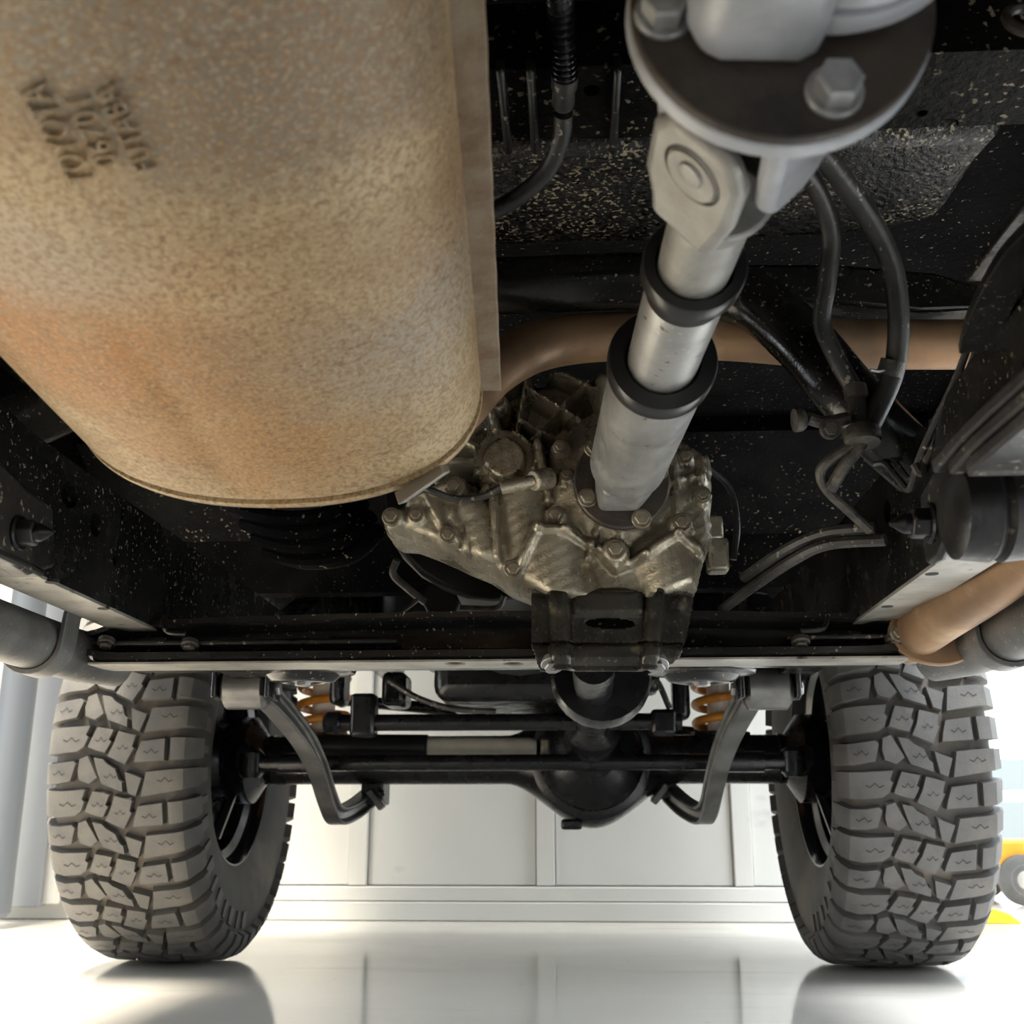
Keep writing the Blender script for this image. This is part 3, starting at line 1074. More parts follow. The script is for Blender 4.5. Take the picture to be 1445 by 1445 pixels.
# dark bits below the housing
lk = empty('shift_linkage', (0, 0, 0), CAR, 'dark bent linkage below the transfer case')
MB().prism([at(x, y, 1.36) for x, y in ((590, 840), (615, 810), (630, 812), (650, 850), (640, 878), (610, 878))], (0, .02, 0)).build('linkage_plate', 'engine_black', lk, .004)
MB().tube(px([(560, 790, 1.33), (555, 810, 1.34), (575, 830, 1.35), (600, 850, 1.36)]), .005, 8).build('linkage_arm', 'line_dirty', lk)
MB().tube(px([(650, 858, 1.34), (700, 858, 1.34), (712, 840, 1.33)], 5), .004, 8).build('linkage_rod', 'line_dirty', lk)
MB().tube(px([(520, 870, 1.34), (560, 866, 1.34), (590, 846, 1.34)], 5), .003, 8).build('linkage_cable', 'line_dirty', lk)

# ------------------------------------------------------------------ transmission crossmember
cmE = empty('transmission_crossmember', (0, 0, 0), CAR, 'black pressed steel crossmember spanning the frame rails')
CY = 1.27


def zc(y, Y=CY, x=722):
    return at(x, y, Y).z


zt, zb = zc(884), zc(937)
x0, x1 = at(130, 915, CY).x, at(1290, 912, CY).x
# cross-section (Y, Z): bottom flange with lip, web, top flange
n = 60
vs_, fs_ = [], []
sec0 = [(.05, zb), (-.035, zb), (-.042, zb + .004), (-.042, zb + .011), (-.036, zb + .012), (-.012, zb + .013), (-.004, zb + .018), (.0, zt - .012), (-.010, zt - .005), (-.030, zt - .003), (-.030, zt + .003), (.05, zt + .003)]
for i in range(n + 1):
    f = i / n
    x = x0 + (x1 - x0) * f
    bow = .010 * math.sin(math.pi * f) ** .8
    drop = .010 * ss(.93, 1.0, f) + .010 * ss(.05, 0, f)
    for (y, z) in sec0:
        zz = z + (bow if z > (zt + zb) / 2 else 0) - (drop if z > (zt + zb) / 2 else -drop * .5)
        vs_.append(V((x, CY + y, zz)))
k_ = len(sec0)
for i in range(n):
    for k in range(k_):
        k2 = (k + 1) % k_
        fs_.append((i * k_ + k, i * k_ + k2, (i + 1) * k_ + k2, (i + 1) * k_ + k))
fs_.append(tuple(range(k_)))
fs_.append(tuple(n * k_ + k for k in range(k_)))
cm = MB().add(vs_, fs_).build('channel', 'black_gloss', cmE, smooth=30)
dr_ = []
for x in (642, 724):
    p = atz(x, 934, zb)
    dr_.append(MB().cyl(p - V((0, 0, .01)), p + V((0, 0, .030)), .0125, seg=24))
cut(cm, dr_)
ws = MB().box(((x0 + x1) / 2, CY - .012, zb - .0012), (x1 - x0 - .03, .058, .0022)).build('worn_lit_strip', 'worn_lit_steel', cmE)  # added pale strip, floor reflection painted in along with wear
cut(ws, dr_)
# end plates bolted on the rails
for (xa, xb) in ((132, 560), (1110, 1284)):
    p, q = at(xa, 905, 1.24), at(xb, 905, 1.24)
    MB().box(((p.x + q.x) / 2, 1.252, zc(903, 1.24)), (q.x - p.x, .03, .006)).build('end_plate', 'black_dusty', cmE, .002)
for (x, y) in ((150, 908), (268, 911), (1130, 907), (1262, 905)):
    bolt(at(x, y, 1.235), (0, -.5, -.86), .0072, 'line_dirty', cmE)
# gusset lip standing on the crossmember at both ends
MB().tube(px([(232, 868, 1.24), (230, 880, 1.235), (238, 892, 1.23), (262, 894, 1.23)], 5), .003, 8).build('gusset_lip', 'black_dusty', cmE)
MB().tube(px([(1168, 868, 1.24), (1166, 880, 1.235), (1158, 888, 1.23), (1130, 890, 1.23)], 5), .003, 8).build('gusset_lip', 'black_dusty', cmE)

# pressed mount bracket over the crossmember
mbE = empty('mount_bracket', (0, 0, 0), CAR, 'pressed black mount bracket with slot between transfer case and crossmember')
BY = 1.20
bpoly = [(748, 818), (775, 820), (800, 832), (830, 828), (880, 828), (905, 838), (918, 846), (932, 828), (980, 822), (978, 850), (968, 900), (958, 930), (945, 938), (940, 950), (762, 950), (750, 912)]
bd = {}
vv, ff_ = [], []
BS = 2
rx = [(790, 14), (922, 12)]


def br_h(x, y):
    h = 0.0
    for (cx, wd) in rx:
        cxx = cx + (y - 880) * (.05 if cx < 850 else -.10)
        h += .012 * (1 - ss(wd * .55, wd * 1.25, abs(x - cxx)))
    h += .010 * ss(908, 918, y) - .006 * ss(930, 940, y)
    # top edge curls back towards the case
    h -= .030 * (1 - ss(818, 850, y)) ** 2
    # swelling round the slot
    h += .005 * (1 - ss(862, 872, y)) * ss(806, 816, x) * ss(912, 902, x)
    h += -.02 * ss(955, 985, x)
    return h


for yy in range(816, 952, BS):
    for xx in range(746, 984, BS):
        if inside(xx, yy, bpoly):
            hole = ((xx - 861) / 34) ** 2 + ((yy - 880 - (xx - 861) * .02) / 7.0) ** 2 < 1
            for (hx, hy, hr) in ((806, 910, 6), (906, 908, 6)):
                hole = hole or ((xx - hx) / hr) ** 2 + ((yy - hy) / 3) ** 2 < 1
            if hole:
                continue
            bd[(xx, yy)] = len(vv)
            p = at(xx, yy, BY)
            vv.append(V((p.x, p.y - br_h(xx, yy), p.z)))
for (xx, yy) in list(bd):
    ks = [(xx, yy), (xx + BS, yy), (xx + BS, yy + BS), (xx, yy + BS)]
    ex = [k for k in ks if k in bd]
    if len(ex) >= 3:
        ff_.append(tuple(bd[k] for k in ex))
bo = MB().add(vv, ff_).build('bracket_plate', 'bracket_black', mbE, smooth=60)
sd = bo.modifiers.new('thick', 'SOLIDIFY')
sd.thickness = .005
sd.offset = 0
for (x, y) in ((779, 938), (928, 938)):
    bolt(at(x, y, BY - .008), (0, -.6, -.8), .0085, 'bolt_grey', mbE)
MB().box(((at(862, 900, 1.24)).x, 1.30, zc(842)), (.13, .09, .05)).build('rubber_mount', 'hose_rubber', mbE, .01)

# dished cups hanging under the crossmember
for (cx, lab) in ((428, 'pressed steel cup above the left coil spring'), (990, 'pressed steel cup above the right coil spring')):
    ce = empty('pressed_cup', (0, 0, 0), CAR, lab)
    c = at(cx, 950, 1.36)
    vs_, fs_ = [], []
    prf = [(1.0, .004), (.97, -.001), (.70, -.003), (.60, -.010), (.50, -.012), (.35, -.0125), (.22, -.009), (.05, -.008)]
    NN = 48
    for (rr_, z) in prf:
        for k in range(NN):
            g_ = 2 * math.pi * k / NN
            ex_ = .060 * rr_ * (1 + .12 * math.cos(2 * g_))
            vs_.append(c + V((ex_ * math.cos(g_), .055 * rr_ * math.sin(g_), z)))
    for i in range(len(prf) - 1):
        for k in range(NN):
            k2 = (k + 1) % NN
            fs_.append((i * NN + k, i * NN + k2, (i + 1) * NN + k2, (i + 1) * NN + k))
    d_ = MB().add(vs_, fs_).build('dish', 'black_gloss', ce)
    sd = d_.modifiers.new('t', 'SOLIDIFY')
    sd.thickness = .004
    bolt(c + V((0, 0, -.008)), (0, 0, -1), .010, 'bolt_grey', ce)
    MB().box(c + V((0, .01, .030)), (.05, .05, .05)).build('cup_stem', 'black_gloss', ce, .006)

# ------------------------------------------------------------------ side steps
for (pp, lab, br) in (([(-260, 730, .72), (-40, 858, 1.02), (40, 898, 1.15), (105, 930, 1.27), (175, 962, 1.42)], 'grey tubular side step at the left edge', [(92, 905, 1.22)]),
                      ([(1720, 735, .72), (1530, 838, .98), (1450, 878, 1.12), (1385, 912, 1.24), (1310, 950, 1.42)], 'grey tubular side step at the right edge', [(1372, 905, 1.22)])):
    se = empty('side_step', (0, 0, 0), CAR, lab)
    pth = [at(*t) for t in pp]
    a, b = pth[0], pth[-1]
    X = sum(p.x for p in pth[1:]) / 4
    Z = sum(p.z for p in pth[1:]) / 4
    st_ = [V((X, .2, Z)), V((X, 1.0, Z)), V((X, 1.20, Z)), V((X - math.copysign(.006, X), 1.27, Z)), V((X - math.copysign(.028, X), 1.32, Z))]
    MB().tube(curve(st_, 6), .030, 24).build('step_tube', 'step_grey', se)
    s = -1 if X < 0 else 1
    xr2 = (XL - .03) if s < 0 else (XR_ + .03)
    bp_ = [V((X + s * .0335 * math.cos(R_(a)), 1.17, Z + .0335 * math.sin(R_(a)))) for a in range(-40, -181, -14)] + [V((X - s * .036, 1.17, Z + .03)), V((xr2, 1.17, RZ + .05))]
    MB().sweep(bp_, [(-.003, -.017), (.003, -.017), (.003, .017), (-.003, .017)], up=V((0, 1, 0))).build('step_bracket', 'step_grey', se, .001)

# ------------------------------------------------------------------ hoses and lines, right and top
he = empty('heater_hose', (0, 0, 0), CAR, 'pair of dusty black hoses hanging right of the shaft')
MB().tube(px([(1100, 200, .80), (1150, 262, .86), (1172, 330, .90), (1167, 400, .92), (1160, 455, .94), (1180, 505, .95), (1205, 552, .96), (1214, 600, .96)]), .0085, 12).build('hose', 'hose_rubber', he)
MB().tube(px([(1130, 180, .80), (1178, 240, .84), (1225, 305, .88), (1258, 375, .91), (1268, 450, .93), (1262, 520, .95), (1240, 575, .96), (1222, 612, .96)]), .0098, 12).build('hose', 'hose_rubber', he)
MB().tube(px([(1214, 598, .96), (1208, 622, .96), (1170, 650, .97), (1158, 668, .98), (1168, 692, .99), (1200, 722, 1.0), (1228, 748, 1.01)], 6), .0050, 10).build('hard_line', 'line_dirty', he)
MB().tube(px([(1224, 605, .96), (1214, 628, .96), (1190, 660, .97), (1172, 690, .985)], 6), .0060, 10).build('hard_line', 'line_dirty', he)
cl = MB()
c = at(1217, 613, .955)
cl.lathe(c - V((0, 0, .006)), (0, .15, 1), [(-.003, .0150), (0, .0165), (.009, .0165), (.012, .0150)], 24).build('clamp_band', 'line_dirty', he)
MB().tube(px([(1196, 590, .955), (1165, 596, .95), (1140, 590, .945)], 5), .006, 10).build('clamp_arm', 'line_dirty', he)
MB().lathe(at(1136, 592, .945), (-1, -.1, -.1), [(0, .008), (.004, .011), (.010, .011)], 12).build('clamp_cap', 'line_dirty', he)
bolt(at(1172, 605, .94), (0, -1, -.2), .0065, 'line_dirty', he)
MB().lathe(at(1258, 518, .945), at(1240, 575, .96) - at(1258, 518, .945), [(-.006, .0115), (.008, .0115)], 18).build('hose_clip', 'line_dirty', he)
MB().tube(px([(1250, 522, .94), (1238, 524, .935), (1228, 522, .93)], 4), .0016, 6).build('clip_tail', 'bolt_grey', he)
MB().lathe(at(1207, 552, .955), at(1214, 600, .96) - at(1205, 552, .96), [(-.005, .0105), (.006, .0105)], 18).build('hose_clip', 'line_dirty', he)

be = empty('brake_line', (0, 0, 0), CAR, 'thin black brake lines running down the right frame rail')
MB().tube(px([(1440, 330, .72), (1392, 410, .80), (1355, 520, .86), (1318, 600, .92), (1296, 650, .95), (1284, 690, .97), (1268, 676, .98), (1250, 655, .99), (1235, 655, 1.0)], 6), .0034, 8).build('line', 'hose_rubber', be)
MB().tube(px([(1450, 345, .72), (1404, 420, .80), (1366, 525, .86), (1328, 605, .92), (1304, 655, .95), (1286, 676, .97), (1272, 664, .98), (1256, 643, .99), (1240, 640, 1.0)], 6), .0030, 8).build('line', 'hose_rubber', be)
MB().tube(px([(1290, 655, .95), (1298, 668, .95), (1304, 650, .95)], 4), .004, 8).build('line_clip', 'line_dirty', be)
MB().tube(px([(1250, 762, 1.05), (1170, 768, 1.08), (1120, 790, 1.12), (1060, 830, 1.2), (1020, 860, 1.25)], 6), .006, 8).build('line', 'hose_rubber', be)
MB().tube(px([(1235, 745, 1.05), (1165, 752, 1.08), (1110, 775, 1.12), (1050, 815, 1.2)], 6), .006, 8).build('line', 'hose_rubber', be)

# dusty straps at the upper right
us = empty('rear_brace', (0, 0, 0), CAR, 'dusty black braces at the upper right edge')
MB().sweep(px([(1500, 240, .58), (1440, 310, .66), (1378, 390, .76)], 6), [(-.008, -.004), (.008, -.004), (.008, .004), (-.008, .004)]).build('brace', 'black_chassis', us, .001)
MB().sweep(px([(1500, 300, .58), (1440, 360, .66), (1395, 440, .74), (1380, 490, .80)], 6), [(-.014, -.004), (.014, -.004), (.014, .004), (-.014, .004)]).build('brace', 'black_chassis', us, .001)

# corrugated conduit at the top
ce = empty('wiring_conduit', (0, 0, 0), CAR, 'black corrugated conduit and hose at the top beside the muffler')
cp = px([(783, -60, .60), (790, 0, .66), (795, 60, .70), (797, 108, .735)], 40)
MB().tube(cp, lambda f: .0085 + .0020 * math.sin(f * 2 * math.pi * 17), 14).build('corrugated_sleeve', 'satin_black', ce)
MB().lathe(at(797, 106, .735), at(794, 165, .78) - at(797, 106, .735), [(0, .0105), (.012, .0105), (.016, .0088), (.030, .0092), (.034, .0075)], 20).build('sleeve_end', 'hose_rubber', ce)
MB().tube(px([(795, 160, .775), (792, 195, .80), (772, 240, .83), (735, 275, .85), (690, 300, .86), (640, 315, .87)], 8), .0078, 12).build('hose', 'hose_rubber', ce)

# ------------------------------------------------------------------ front axle and steering
AX_Y, AX_Z = 2.5, .42
fa = empty('front_axle', (0, AX_Y, 0), CAR, 'black front axle with round differential bowl between the tyres')
fa.location = (0, 0, 0)
vs_, fs_ = [], []
N1, N2 = 90, 36
dx0 = .152
for i in range(N1 + 1):
    x = -.60 + 1.2 * i / N1
    u = (x - dx0) / .185
    r = .053
    if abs(u) < 1:
        r += .094 * (.5 + .5 * math.cos(math.pi * u)) ** .85
    for k in range(N2):
        g_ = 2 * math.pi * k / N2
        vs_.append(V((x, AX_Y + r * .82 * math.cos(g_), AX_Z + r * math.sin(g_))))
for i in range(N1):
    for k in range(N2):
        k2 = (k + 1) % N2
        fs_.append((i * N2 + k, i * N2 + k2, (i + 1) * N2 + k2, (i + 1) * N2 + k))
fs_.append(tuple(range(N2)))
fs_.append(tuple(N1 * N2 + k for k in range(N2)))
MB().add(vs_, fs_).build('axle_housing', 'satin_black', fa, smooth=50)
MB().lathe(V((dx0, AX_Y - .085, AX_Z)), (0, -1, 0), [(0, .13), (.012, .13), (.016, .124), (.018, .112), (.04, .10), (.06, .07), (.075, .05)], 40).build('differential_carrier', 'satin_black', fa)
MB().box((dx0 - .045, AX_Y - .07, AX_Z - .138), (.045, .05, .022)).build('drain_boss', 'satin_black', fa, .006)
MB().lathe(V((dx0, AX_Y - .14, AX_Z + .03)), (0, -1, .12), [(0, .06), (.05, .055), (.09, .042), (.10, .055), (.12, .055)], 28).build('pinion_nose', 'satin_black', fa)
fps = empty('front_propeller_shaft', (0, 0, 0), CAR)
pa, pb = V((dx0, AX_Y - .26, AX_Z + .05)), at(838, 935, 1.5)
MB().cyl(pa, pb, .030).build('tube', 'satin_black', fps)
MB().lathe(pa, pb - pa, [(-.02, .05), (0, .055), (.02, .045), (.06, .03)], 24).build('yoke', 'satin_black', fps)
gl = at(848, 955, 1.75)
MB().lathe(gl, pa - gl, [(-.03, .075), (0, .08), (.012, .08), (.02, .066), (.045, .07), (.055, .055), (.09, .045)], 32).build('yoke', 'satin_black', fps)

se = empty('steering_linkage', (0, 0, 0), CAR, 'black tie rod, drag link and pale steering damper behind the axle')
zt_ = at(722, 1076, 2.32)
MB().cyl((-.57, 2.32, zt_.z), (.57, 2.32, zt_.z), .0165).build('tie_rod', 'satin_black', se)
for s in (-1, 1):
    MB().lathe((s * .56, 2.32, zt_.z - .03), (0, 0, 1), [(0, .018), (.01, .026), (.05, .026), (.06, .015)], 20).build('ball_joint', 'satin_black', se)
    MB().cyl((s * .50, 2.32, zt_.z), (s * .42, 2.32, zt_.z), .021).build('rod_sleeve', 'satin_black', se)
zd = at(722, 1018, 2.20)
d0, d1 = at(478, 1020, 2.2), at(962, 1018, 2.2)
MB().cyl(d0, d1, .0165).build('drag_link', 'satin_black', se)
for (x, y, wd, hh) in ((514, 1010, .05, .085), (936, 1020, .05, .05)):
    MB().box(at(x, y, 2.2), (wd, .05, hh)).build('link_bracket', 'satin_black', se, .008)
MB().lathe(d0 - V((.01, 0, 0)), (1, 0, 0), [(-.02, .014), (-.012, .022), (.012, .022), (.02, .014)], 20).build('ball_joint', 'satin_black', se)
w0, w1 = at(440, 1053, 2.38), at(604, 1054, 2.38)
MB().cyl(w0, w1, .026).build('damper_sleeve', 'engine_black', se, .003)
w2_ = at(757, 1055, 2.38)
MB().lathe(w1, w2_ - w1, [(0, .021), ((w2_ - w1).length - .014, .021), ((w2_ - w1).length, .016)], 24).build('steering_damper', 'damper_beige', se, label='pale beige steering damper body')
MB().box(at(770, 1056, 2.38), (.022, .03, .04)).build('damper_eye', 'bolt_steel', se, .006)
# engine-bay clutter seen over the axle
for (x, y, Y, sz) in ((560, 975, 2.3, (.05, .10, .07)), (905, 962, 2.3, (.07, .10, .05)), (480, 962, 2.25, (.03, .08, .10)), (960, 985, 2.3, (.035, .06, .09))):
    MB().box(at(x, y, Y), sz).build('steering_bracket', 'satin_black', se, .012)
MB().tube(px([(548, 960, 2.15), (590, 985, 2.15), (640, 1000, 2.15), (700, 1004, 2.15)], 5), .006, 8).build('steering_hose', 'hose_rubber', se)
MB().tube(px([(780, 950, 2.15), (800, 975, 2.15), (822, 1003, 2.15)], 5), .005, 8).build('steering_hose', 'hose_rubber', se)
MB().tube(px([(905, 985, 2.2), (925, 960, 2.2), (945, 1000, 2.2)], 5), .006, 8).build('steering_hose', 'hose_rubber', se)
# panhard rod
MB().cyl(at(455, 985, 2.62), at(1040, 1040, 2.62), .014).build('panhard_rod', 'satin_black', se)

for (sx, cxx, lab) in ((-1, 455, 'left'), (1, 1016, 'right')):
    ce = empty('coil_spring', (0, 0, 0), CAR, 'orange coil spring around a white shock absorber, %s front' % lab)
    c = at(cxx, 1035, 2.5)
    n = 140
    turns = 4.6
    hp = []
    for i in range(n + 1):
        f = i / n
        g_ = 2 * math.pi * turns * f + .6
        hp.append(V((c.x + .052 * math.cos(g_), 2.5 + .052 * math.sin(g_), AX_Z + .062 + .19 * f)))
    MB().tube(hp, .0095, 10).build('coil', 'orange_paint', ce)
    MB().lathe(V((c.x, 2.5, AX_Z + .04)), (0, 0, 1), [(0, .026), (.20, .026), (.205, .012), (.30, .012)], 24).build('shock_absorber', 'shock_white', ce)
    MB().lathe(V((c.x, 2.5, AX_Z + .035)), (0, 0, 1), [(0, .045), (.015, .066), (.022, .066), (.024, .050)], 28).build('spring_seat', 'satin_black', ce)
    MB().lathe(V((c.x, 2.5, AX_Z + .25)), (0, 0, 1), [(0, .064), (.02, .068), (.12, .068)], 28).build('spring_tower', 'satin_black', ce)

# radius arms
arm_pts = {-1: [(360, 968, 1.78), (383, 987, 1.86), (407, 1014, 1.96), (429, 1044, 2.08), (448, 1082, 2.20), (462, 1126, 2.32), (474, 1150, 2.38), (496, 1144, 2.44), (520, 1126, 2.52)],
           1: [(1064, 972, 1.78), (1050, 996, 1.86), (1032, 1030, 1.96), (1018, 1066, 2.08), (1008, 1104, 2.20), (1000, 1140, 2.32), (990, 1150, 2.38), (966, 1138, 2.44), (944, 1118, 2.52)]}
for sx in (-1, 1):
    ae = empty('radius_arm', (0, 0, 0), CAR, 'bent grey steel radius arm beside the %s tyre' % ('left' if sx < 0 else 'right'))
    pth = curve([at(*t) for t in arm_pts[sx]], 6)
    ib = [(u * .8, v_ * .8) for u, v_ in [(-.021, -.024), (.021, -.024), (.021, -.015), (.009, -.010), (.009, .010), (.021, .015), (.021, .024), (-.021, .024), (-.021, .015), (-.009, .010), (-.009, -.010), (-.021, -.015)]]
    MB().sweep(pth, [(v_, u) for u, v_ in ib], up=V((1, 0, 0))).build('arm', 'arm_grey', ae, .003, smooth=40)
    bxp = 348 if sx < 0 else 1082
    c = at(bxp, 972, 1.76)
    MB().lathe(c - V((.036, 0, 0)), (1, 0, 0), [(0, .024), (.006, .033), (.066, .033), (.072, .024)], 30).build('bushing_eye', 'arm_grey', ae)
    MB().lathe(c - V((.05, 0, 0)), (1, 0, 0), [(0, .018), (.10, .018)], 16).build('bushing', 'hose_rubber', ae)
    for s2 in (-1, 1):
        MB().box(c + V((s2 * .043, 0, .030)), (.007, .075, .095)).build('arm_bracket', 'satin_black', ae, .002)
    bolt(c + V((-.047, 0, 0)), (-1, 0, 0), .011, 'bolt_grey', ae)
    bolt(c + V((.047, 0, 0)), (1, 0, 0), .011, 'bolt_grey', ae)
    e = pth[-1]
    MB().box(e + V((-sx * .012, .02, .03)), (.05, .09, .09)).build('axle_bracket', 'satin_black', ae, .004)
    MB().box(e + V((-sx * .022, -.03, -.004)), (.016, .03, .05), M.Rotation(sx * .7, 3, 'Y')).build('clamp_plate', 'arm_grey', ae, .003)
    bolt(e + V((-sx * .032, -.02, .010)), (-sx, 0, .2), .009, 'satin_black', ae)

# ------------------------------------------------------------------ front wheels
TR, TW = .408, .1175          # carcass tread radius, half width of the crown
PROF = [(-1.2, (-.140, .318)), (-.32, (-.1415, .335)), (-.17, (-.139, .362)), (-.08, (-.133, .385)), (0, (-.122, .399)), (.06, (-.110, .404)), (.5, (0, .4085))]
PROF += [(1 - u, (-x, r)) for u, (x, r) in reversed(PROF[:-1])]


def prof_at(u):
    for i in range(len(PROF) - 1):
        if PROF[i][0] <= u <= PROF[i + 1][0]:
            t = (u - PROF[i][0]) / (PROF[i + 1][0] - PROF[i][0])
            a, b = V(PROF[i][1]), V(PROF[i + 1][1])
            return a.lerp(b, t), (b - a).normalized()
    return V(PROF[-1][1]), V((0, -1))


NP = 22
TD = .0145
TILE = 2 * math.pi / NP


def tread_pt(u, v, h):
    p, tg = prof_at(u)
    n = V((-tg.y, tg.x))
    if abs(u - .5) < .45:
        n = V((0, 1))
    q = p + n * h
    g_ = -v * TILE
    return V((q.x, -q.y * math.cos(g_), q.y * math.sin(g_)))


BLK = {
    'A1': [(-.15, .04), (.0, .03), (.27, .0), (.245, .14), (.265, .18), (.24, .32), (.19, .40), (.0, .44), (-.15, .46)],
    'A2': [(.33, .02), (.46, .07), (.43, .22), (.45, .25), (.41, .42), (.33, .38), (.27, .33), (.30, .17)],
    'A3': [(.50, .09), (.635, .16), (.615, .32), (.63, .35), (.57, .60), (.43, .47), (.47, .30)],
    'A4': [(.68, .25), (.86, .20), (.865, .54), (.64, .57), (.65, .45)],
    'A5': [(.905, .19), (1.15, .16), (1.15, .50), (.91, .535)],
    'B1': [(-.15, .58), (0, .60), (.16, .55), (.185, .60), (.15, .86), (.0, .92), (-.15, .94)],
    'B2': [(.215, .52), (.275, .47), (.36, .80), (.30, .90), (.22, .84), (.205, .70)],
    'B3': [(.325, .50), (.40, .53), (.43, .60), (.50, .68), (.53, .84), (.555, .88), (.56, 1.02), (.40, .90), (.365, .74)],
    'B4': [(.575, .72), (.70, .82), (.66, 1.09), (.605, 1.04)],
    'B5': [(.735, .72), (1.0, .67), (1.15, .66), (1.15, .97), (1.0, 1.0), (.70, 1.10)],
}
SIPE = {'A1': (.03, .24, .22), 'A2': (.31, .43, .22), 'A3': (.49, .60, .34), 'A4': (.69, .84, .40), 'B3': (.40, .53, .78), 'B1': (.0, .12, .74), 'B5': (.80, .96, .84)}
BMESH = {}
for nm, poly in BLK.items():
    bm = bmesh.new()
    f = bm.faces.new([bm.verts.new((u, v, 0)) for u, v in poly])
    for uu in (-.08, 0, .06, .5, .94, 1.0, 1.08):
        bmesh.ops.bisect_plane(bm, geom=bm.verts[:] + bm.edges[:] + bm.faces[:], plane_co=(uu, 0, 0), plane_no=(1, 0, 0))
    bmesh.ops.triangulate(bm, faces=[f for f in bm.faces if len(f.verts) > 4])
    bm.verts.ensure_lookup_table()
    bm.verts.index_update()
    mb_ = MB()
    cu_ = sum(p[0] for p in poly) / len(poly)
    cv_ = sum(p[1] for p in poly) / len(poly)
    top = [tread_pt(v.co.x, v.co.y, TD) for v in bm.verts]
    bot = [tread_pt(cu_ + (v.co.x - cu_) * 1.10, cv_ + (v.co.y - cv_) * 1.08, -.002) for v in bm.verts]
    fs_ = [tuple(v.index for v in f.verts) for f in bm.faces]
    n = len(top)
    for e in bm.edges:
        if len(e.link_faces) == 1:
            a, b = e.verts[0].index, e.verts[1].index
            fs_.append((a, b, n + b, n + a))
    mb_.add(top + bot, fs_)
    bm.free()
    if nm in SIPE:
        u0, u1, v0 = SIPE[nm]
        zz = []
        uc = (u0 + u1) / 2
        ul = min(.13, (u1 - u0) * .75)
        for k in range(5):
            zz.append((uc - ul / 2 + ul * k / 4, v0 + (0, .03, -.035, .03, 0)[k]))
        for k in range(4):
            (ua, va), (ub, vb) = zz[k], zz[k + 1]
            mb_.add([tread_pt(ua, va - .008, TD + .0003), tread_pt(ub, vb - .008, TD + .0003), tread_pt(ub, vb + .008, TD + .0003), tread_pt(ua, va + .008, TD + .0003)], [(0, 1, 2, 3)], 1)
    BMESH[nm] = mb_.mesh('tread_block', ['tyre_rubber', 'sipe'], 25)

# carcass, shared by both wheels
tc_prof = [(-.105, .222), (-.118, .228), (-.126, .245), (-.137, .28), (-.1415, .32), (-.1405, .345), (-.137, .365), (-.131, .384), (-.121, .398), (-.105, .4045), (0, .4085)]
tc_prof += [(-x, r) for x, r in reversed(tc_prof[:-1])]
carc = MB().lathe((0, 0, 0), (1, 0, 0), tc_prof, 96, False).mesh('tyre', 'tyre_wall', 40)
# raised lugs on the side walls, two widths
LUG = []
for wdt in (.013, .007):
    lm = MB()
    pts = []
    for (r_, dg_) in ((.322, -wdt / .322), (.356, -wdt / .356), (.356, wdt / .356), (.322, wdt / .322)):
        pts.append(V((.1400 if r_ < .34 else .1375, -r_ * math.cos(dg_), r_ * math.sin(dg_))))
    lm.prism(pts, (.0055, 0, 0))
    LUG.append(lm.mesh('sidewall_lug', 'tyre_rubber', 20))
rim_prof = [(-.112, .236), (-.118, .232), (-.116, .224), (-.104, .217), (-.085, .214), (-.075, .198), (.02, .196), (.035, .17), (.045, .06), (.05, .0), (.06, .0), (.056, .10), (.05, .18), (.06, .205), (.085, .214), (.104, .217), (.116, .224), (.118, .232), (.112, .236)]


def rest_of(idx_from, idx_to):
    """all blocks of the tiles that face away, joined"""
    bm = bmesh.new()
    for t in range(idx_from, idx_to):
        for nm in BMESH:
            tmp = BMESH[nm].copy()
            tmp.transform(M.Rotation(-t * TILE, 4, 'X'))
            bm.from_mesh(tmp)
            bpy.data.meshes.remove(tmp)
    me = bpy.data.meshes.new('tread_far_side')
    bm.to_mesh(me)
    bm.free()
    me.materials.append(MATS['tyre_rubber'])
    me.materials.append(MATS['sipe'])
    return me


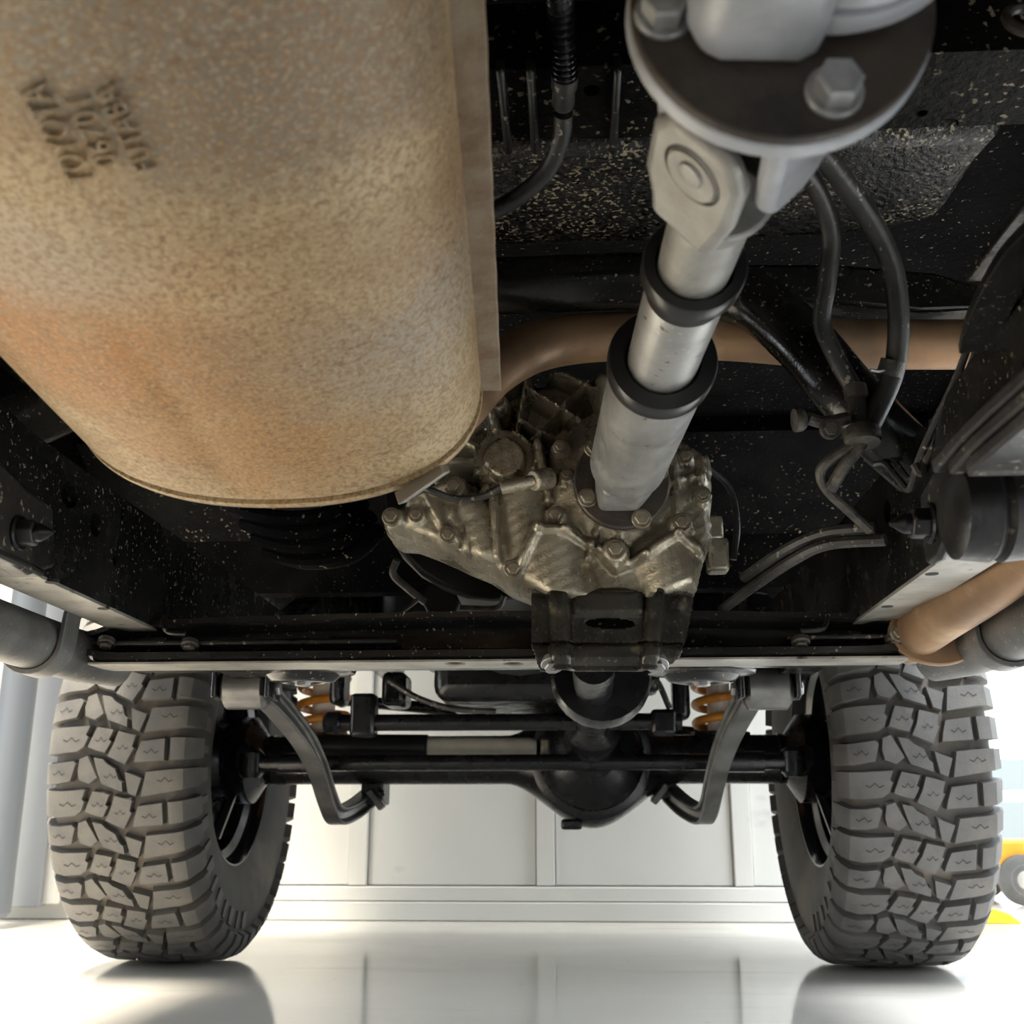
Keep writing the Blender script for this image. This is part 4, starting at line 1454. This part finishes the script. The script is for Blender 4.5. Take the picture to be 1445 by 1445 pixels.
T0, T1 = -6, 7            # tiles that can be seen, counted from the rearmost point downwards
far_me = rest_of(T1, NP + T0)
for sx in (-1, 1):
    nm_ = 'left' if sx < 0 else 'right'
    wE = empty('wheel', (sx * .75, AX_Y, .4215), CAR, ('dusty brown-grey mud tyre on a black rim at the left' if sx < 0 else 'bluish grey mud tyre on a black rim at the right'))

    def put(name, me):
        o = bpy.data.objects.new(name, me)
        COL.objects.link(o)
        o.parent = wE
        return o

    put('tyre', carc)
    ph = (.35 if sx < 0 else .62) * TILE
    fo = put('tread_far_side', far_me)
    fo['kind'] = 'stuff'
    fo.rotation_euler = (-ph, 0, 0)
    for t in range(T0, T1):
        for nm in BMESH:
            o = put('tread_block', BMESH[nm])
            o.rotation_euler = (-t * TILE - ph, 0, 0)
    sg = -sx     # direction of the inner side
    for t in range(-12, 14):
        o = put('sidewall_lug', LUG[t % 2])
        g_ = -(t + .35) * TILE / 2 - ph
        o.matrix_basis = M.Rotation(g_, 4, 'X') if sg > 0 else M.Rotation(g_, 4, 'X') @ M.Diagonal((-1, 1, 1, 1))
    rp = [(-sg * x, r) for x, r in rim_prof]
    b = MB().lathe((0, 0, 0), (1, 0, 0), [(x, max(r, .0005)) for x, r in rp], 64, False).mesh('rim', 'rim_black', 35)
    put('rim', b)
    b = MB().lathe((sg * .02, 0, 0), (sg, 0, 0), [(0, .165), (.012, .165), (.013, .10), (.03, .095), (.05, .085), (.09, .07)], 48).mesh('brake_disc', 'satin_black', 35)
    put('brake_disc', b)
    b = MB().box((sg * .04, -.10, .10), (.08, .07, .13), M.Rotation(-.7, 3, 'X')).mesh('brake_caliper', 'engine_black')
    put('brake_caliper', b)
    b = MB().lathe((sg * .09, 0, 0), (sg, 0, 0), [(0, .085), (.02, .095), (.055, .095), (.085, .052), (.10, .055)], 36).mesh('steering_knuckle', 'satin_black', 35)
    put('steering_knuckle', b)
    b = MB()
    b.prism([(sg * .10, -.03, -.02), (sg * .16, -.16, -.01), (sg * .19, -.19, -.02), (sg * .18, -.14, -.04), (sg * .12, .02, -.05)], (0, 0, .03))
    put('steering_arm', b.mesh('steering_arm', 'arm_grey'))
    b = MB().prism([(sg * .11, -.04, -.06), (sg * .13, -.05, -.05), (sg * .10, -.08, -.17), (sg * .075, -.06, -.17)], (0, .012, 0)).mesh('dust_shield', 'arm_grey')
    put('dust_shield', b)
